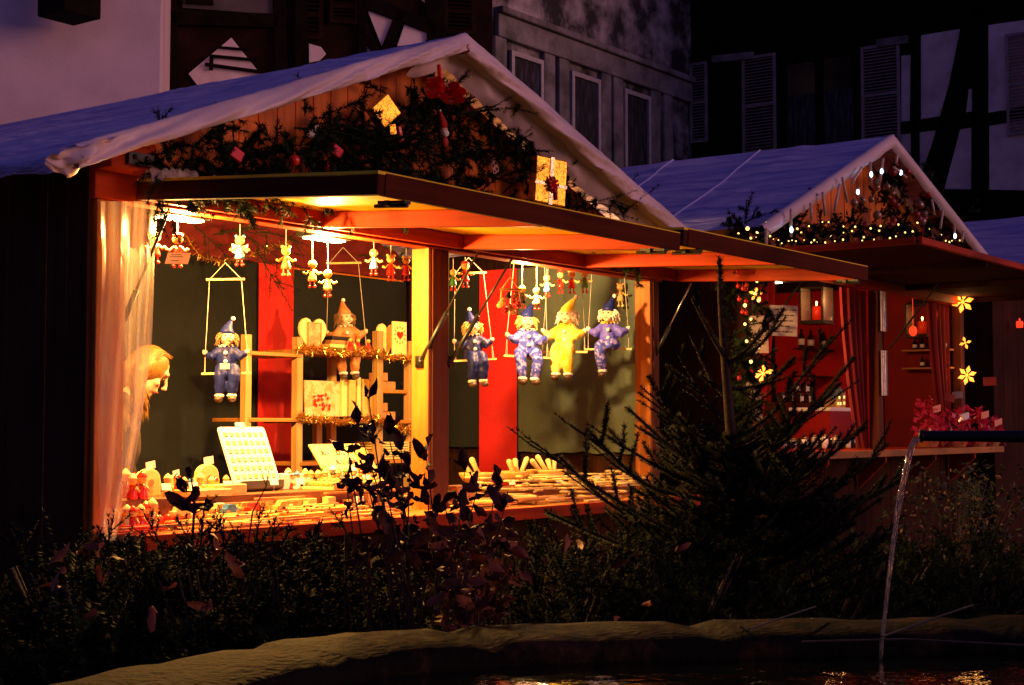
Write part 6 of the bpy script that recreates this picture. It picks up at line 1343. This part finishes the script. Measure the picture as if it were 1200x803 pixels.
# ---- small spruce
SP = mat('spruce_needles', (.009,.012,.008), .7, .5, 14, spec=.08); rnd.seed(5)
tb = RD(862,700,6.1); tb.z = 0; sp = T('spruce_tree', 'young spruce with thick bare looking upswept branches between the two stalls', 'tree', tb)
top = RD(843,302,6.1); mt = MB(); mt.tube([tb, RD(866,620,6.1), RD(858,520,6.1), RD(849,420,6.1), RD(844,350,6.1), top], [.035,.030,.024,.016,.011,.007], 10); P('trunk', mt, mat('spruce_bark', (.05,.034,.026), .85, .4, 30, .5, spec=.1), sp, smooth=True)
mb = MB(); mw = MB()
def trunk_at(py): return RD(843+max(0,(py-302))*.06, py, 6.1)
def branch(p0, p1, thick=.006, nl=.022, up_=.25, side=6, dens=1.0):
    d = p1-p0; L = d.length; mid = p0.lerp(p1,.5)-V((jig(.06)*L,jig(.06)*L,up_*L*U(.25,.5))); pts = catmull([p0, mid, p1], 7, False); n = len(pts)
    mw.tube(pts, [thick*(1-.5*i/(n-1)) for i in range(n)], 6)
    for i in range(int(L*1500*dens)):
        k = U(.05,.999)*(n-1); j = int(k); p = pts[j].lerp(pts[j+1], k-j); ax = (pts[j+1]-pts[j]).normalized(); o_ = ax.orthogonal().normalized(); a = U(0,6.283); rd = o_*math.cos(a)+ax.cross(o_)*math.sin(a)
        nd = (rd*.9+ax*.5).normalized()*nl*U(.7,1.1); wv = ax.cross(rd)*.0028; mb.add([p-wv, p+wv, p+nd], [(0,1,2)])
    for s in range(side):
        k = U(.35,.9)*(n-1); j = int(k); p = pts[j]; ax = (pts[j+1]-pts[j]).normalized(); sd = ax.cross(V((0,0,1))).normalized()*(1 if s % 2 else -1)
        sprig(mb, p, ax*.8+sd*.7+V((0,0,.1)), L*U(.2,.35), nl, int(150*dens), -.15, thick*.6, .0026, 0)
for p in range(60): 
    k = U(0,1); q = RD(844+k*5, 310+k*110, 6.1); 
for i in range(1100):
    k = U(0,1); q = trunk_at(302+k*190); a = U(0,6.28); rd = V((math.cos(a),math.sin(a),.5)); wv = V((-rd.y,rd.x,0))*.0028; q2 = q+rd*.008; mb.add([q2-wv,q2+wv,q2+rd.normalized()*.018], [(0,1,2)])
BR = [(420,811,350,6.0,.011),(430,905,372,6.0,.010),(425,918,362,6.3,.008),(470,808,392,6.3,.009),(455,930,420,6.3,.008),(500,790,410,6.5,.007),(560,735,478,5.8,.009),(590,690,505,5.6,.009),(575,712,512,5.9,.008),(610,655,535,5.6,.008),(620,680,560,5.5,.008),(520,975,395,6.2,.009),(540,985,450,6.0,.009),(550,1000,420,6.5,.008),
      (590,1015,500,5.9,.010),(600,965,505,5.7,.010),(560,930,482,5.6,.009),(620,1040,520,6.1,.008),(600,945,530,5.4,.008),(640,1060,560,6.2,.008),(640,640,600,5.5,.008),(650,1000,580,5.6,.008),(580,780,470,6.4,.007),(530,760,440,6.6,.007),(500,900,440,6.5,.007)]
for (py,tx,ty,D,th) in BR: branch(trunk_at(py), RD(tx,ty,D), th, side=2 if py < 480 else 7)
for k in range(170):
    py = U(520,705); a = U(0,6.283); L = .14+.48*(py-480)/210*U(.6,1); p0 = trunk_at(py); p1 = p0+V((math.cos(a)*L, math.sin(a)*L, L*U(.15,.6))); branch(p0, p1, .007, side=3, dens=.9)
P('crown', mb, SP, sp); P('branch_wood', mw, MATS['spruce_bark'], sp, smooth=True)
# ---- climbing leafy plant right of the falling water
ml = MB(); IVY = mat('ivy_leaf', (.012,.018,.010), .6, .5, 6); IVB = mat('dry_leaf_tone', (.22,.12,.07), .6, .4, 6)
t = T('leafy_bush', 'broad leaved bush below the smaller stall counter at the right', 'bush', V((PY(1120,3.7).x,3.7,0))); ms = MB(); md = MB()
V0 = world_loc(t)
for k in range(46):
    e = V0+V((jig(.95),jig(.3),U(.35,1.0))); pts = [V0+V((jig(.3),jig(.1),0)), V0.lerp(e,.5)+V((0,0,.1)), e]; ms.tube(pts, .003, 4)
    for q in range(22): leaf(ml if U(0,1) < .88 else md, e+V((jig(.12),jig(.1),jig(.14))), (U(-1,1),U(-1,1),U(-1,.5)), U(.03,.06), U(-.5,.5))
P('leaves', ml, IVY, t, smooth=True); P('dry_leaves', md, IVB, t, smooth=True); P('stem', ms, TWIG, t)
# scattered dead leaves caught in the hedge
for k in range(24):
    px = [75,130,120,185,255,240,290,270,130,60,96,110,690,770,800,720,745,660][k % 18]+jig(12); py = U(625,740) if k % 2 else U(640,700); D = 4.45+jig(.1) if px < 500 else 5.0
    ml = MB(); p = RD(px,py,D); leaf(ml, p, (U(-1,1),U(-1,1),U(-.7,.7)), U(.04,.065), U(.7,1.4)*rnd.choice([-1,1])); o = P('dead_leaf', ml, LEAFB, loc=p, smooth=True); tag(o, 'curled brown dead leaf caught in the hedge needles in front of the stall', 'leaf', 'dead leaves caught in the hedge')
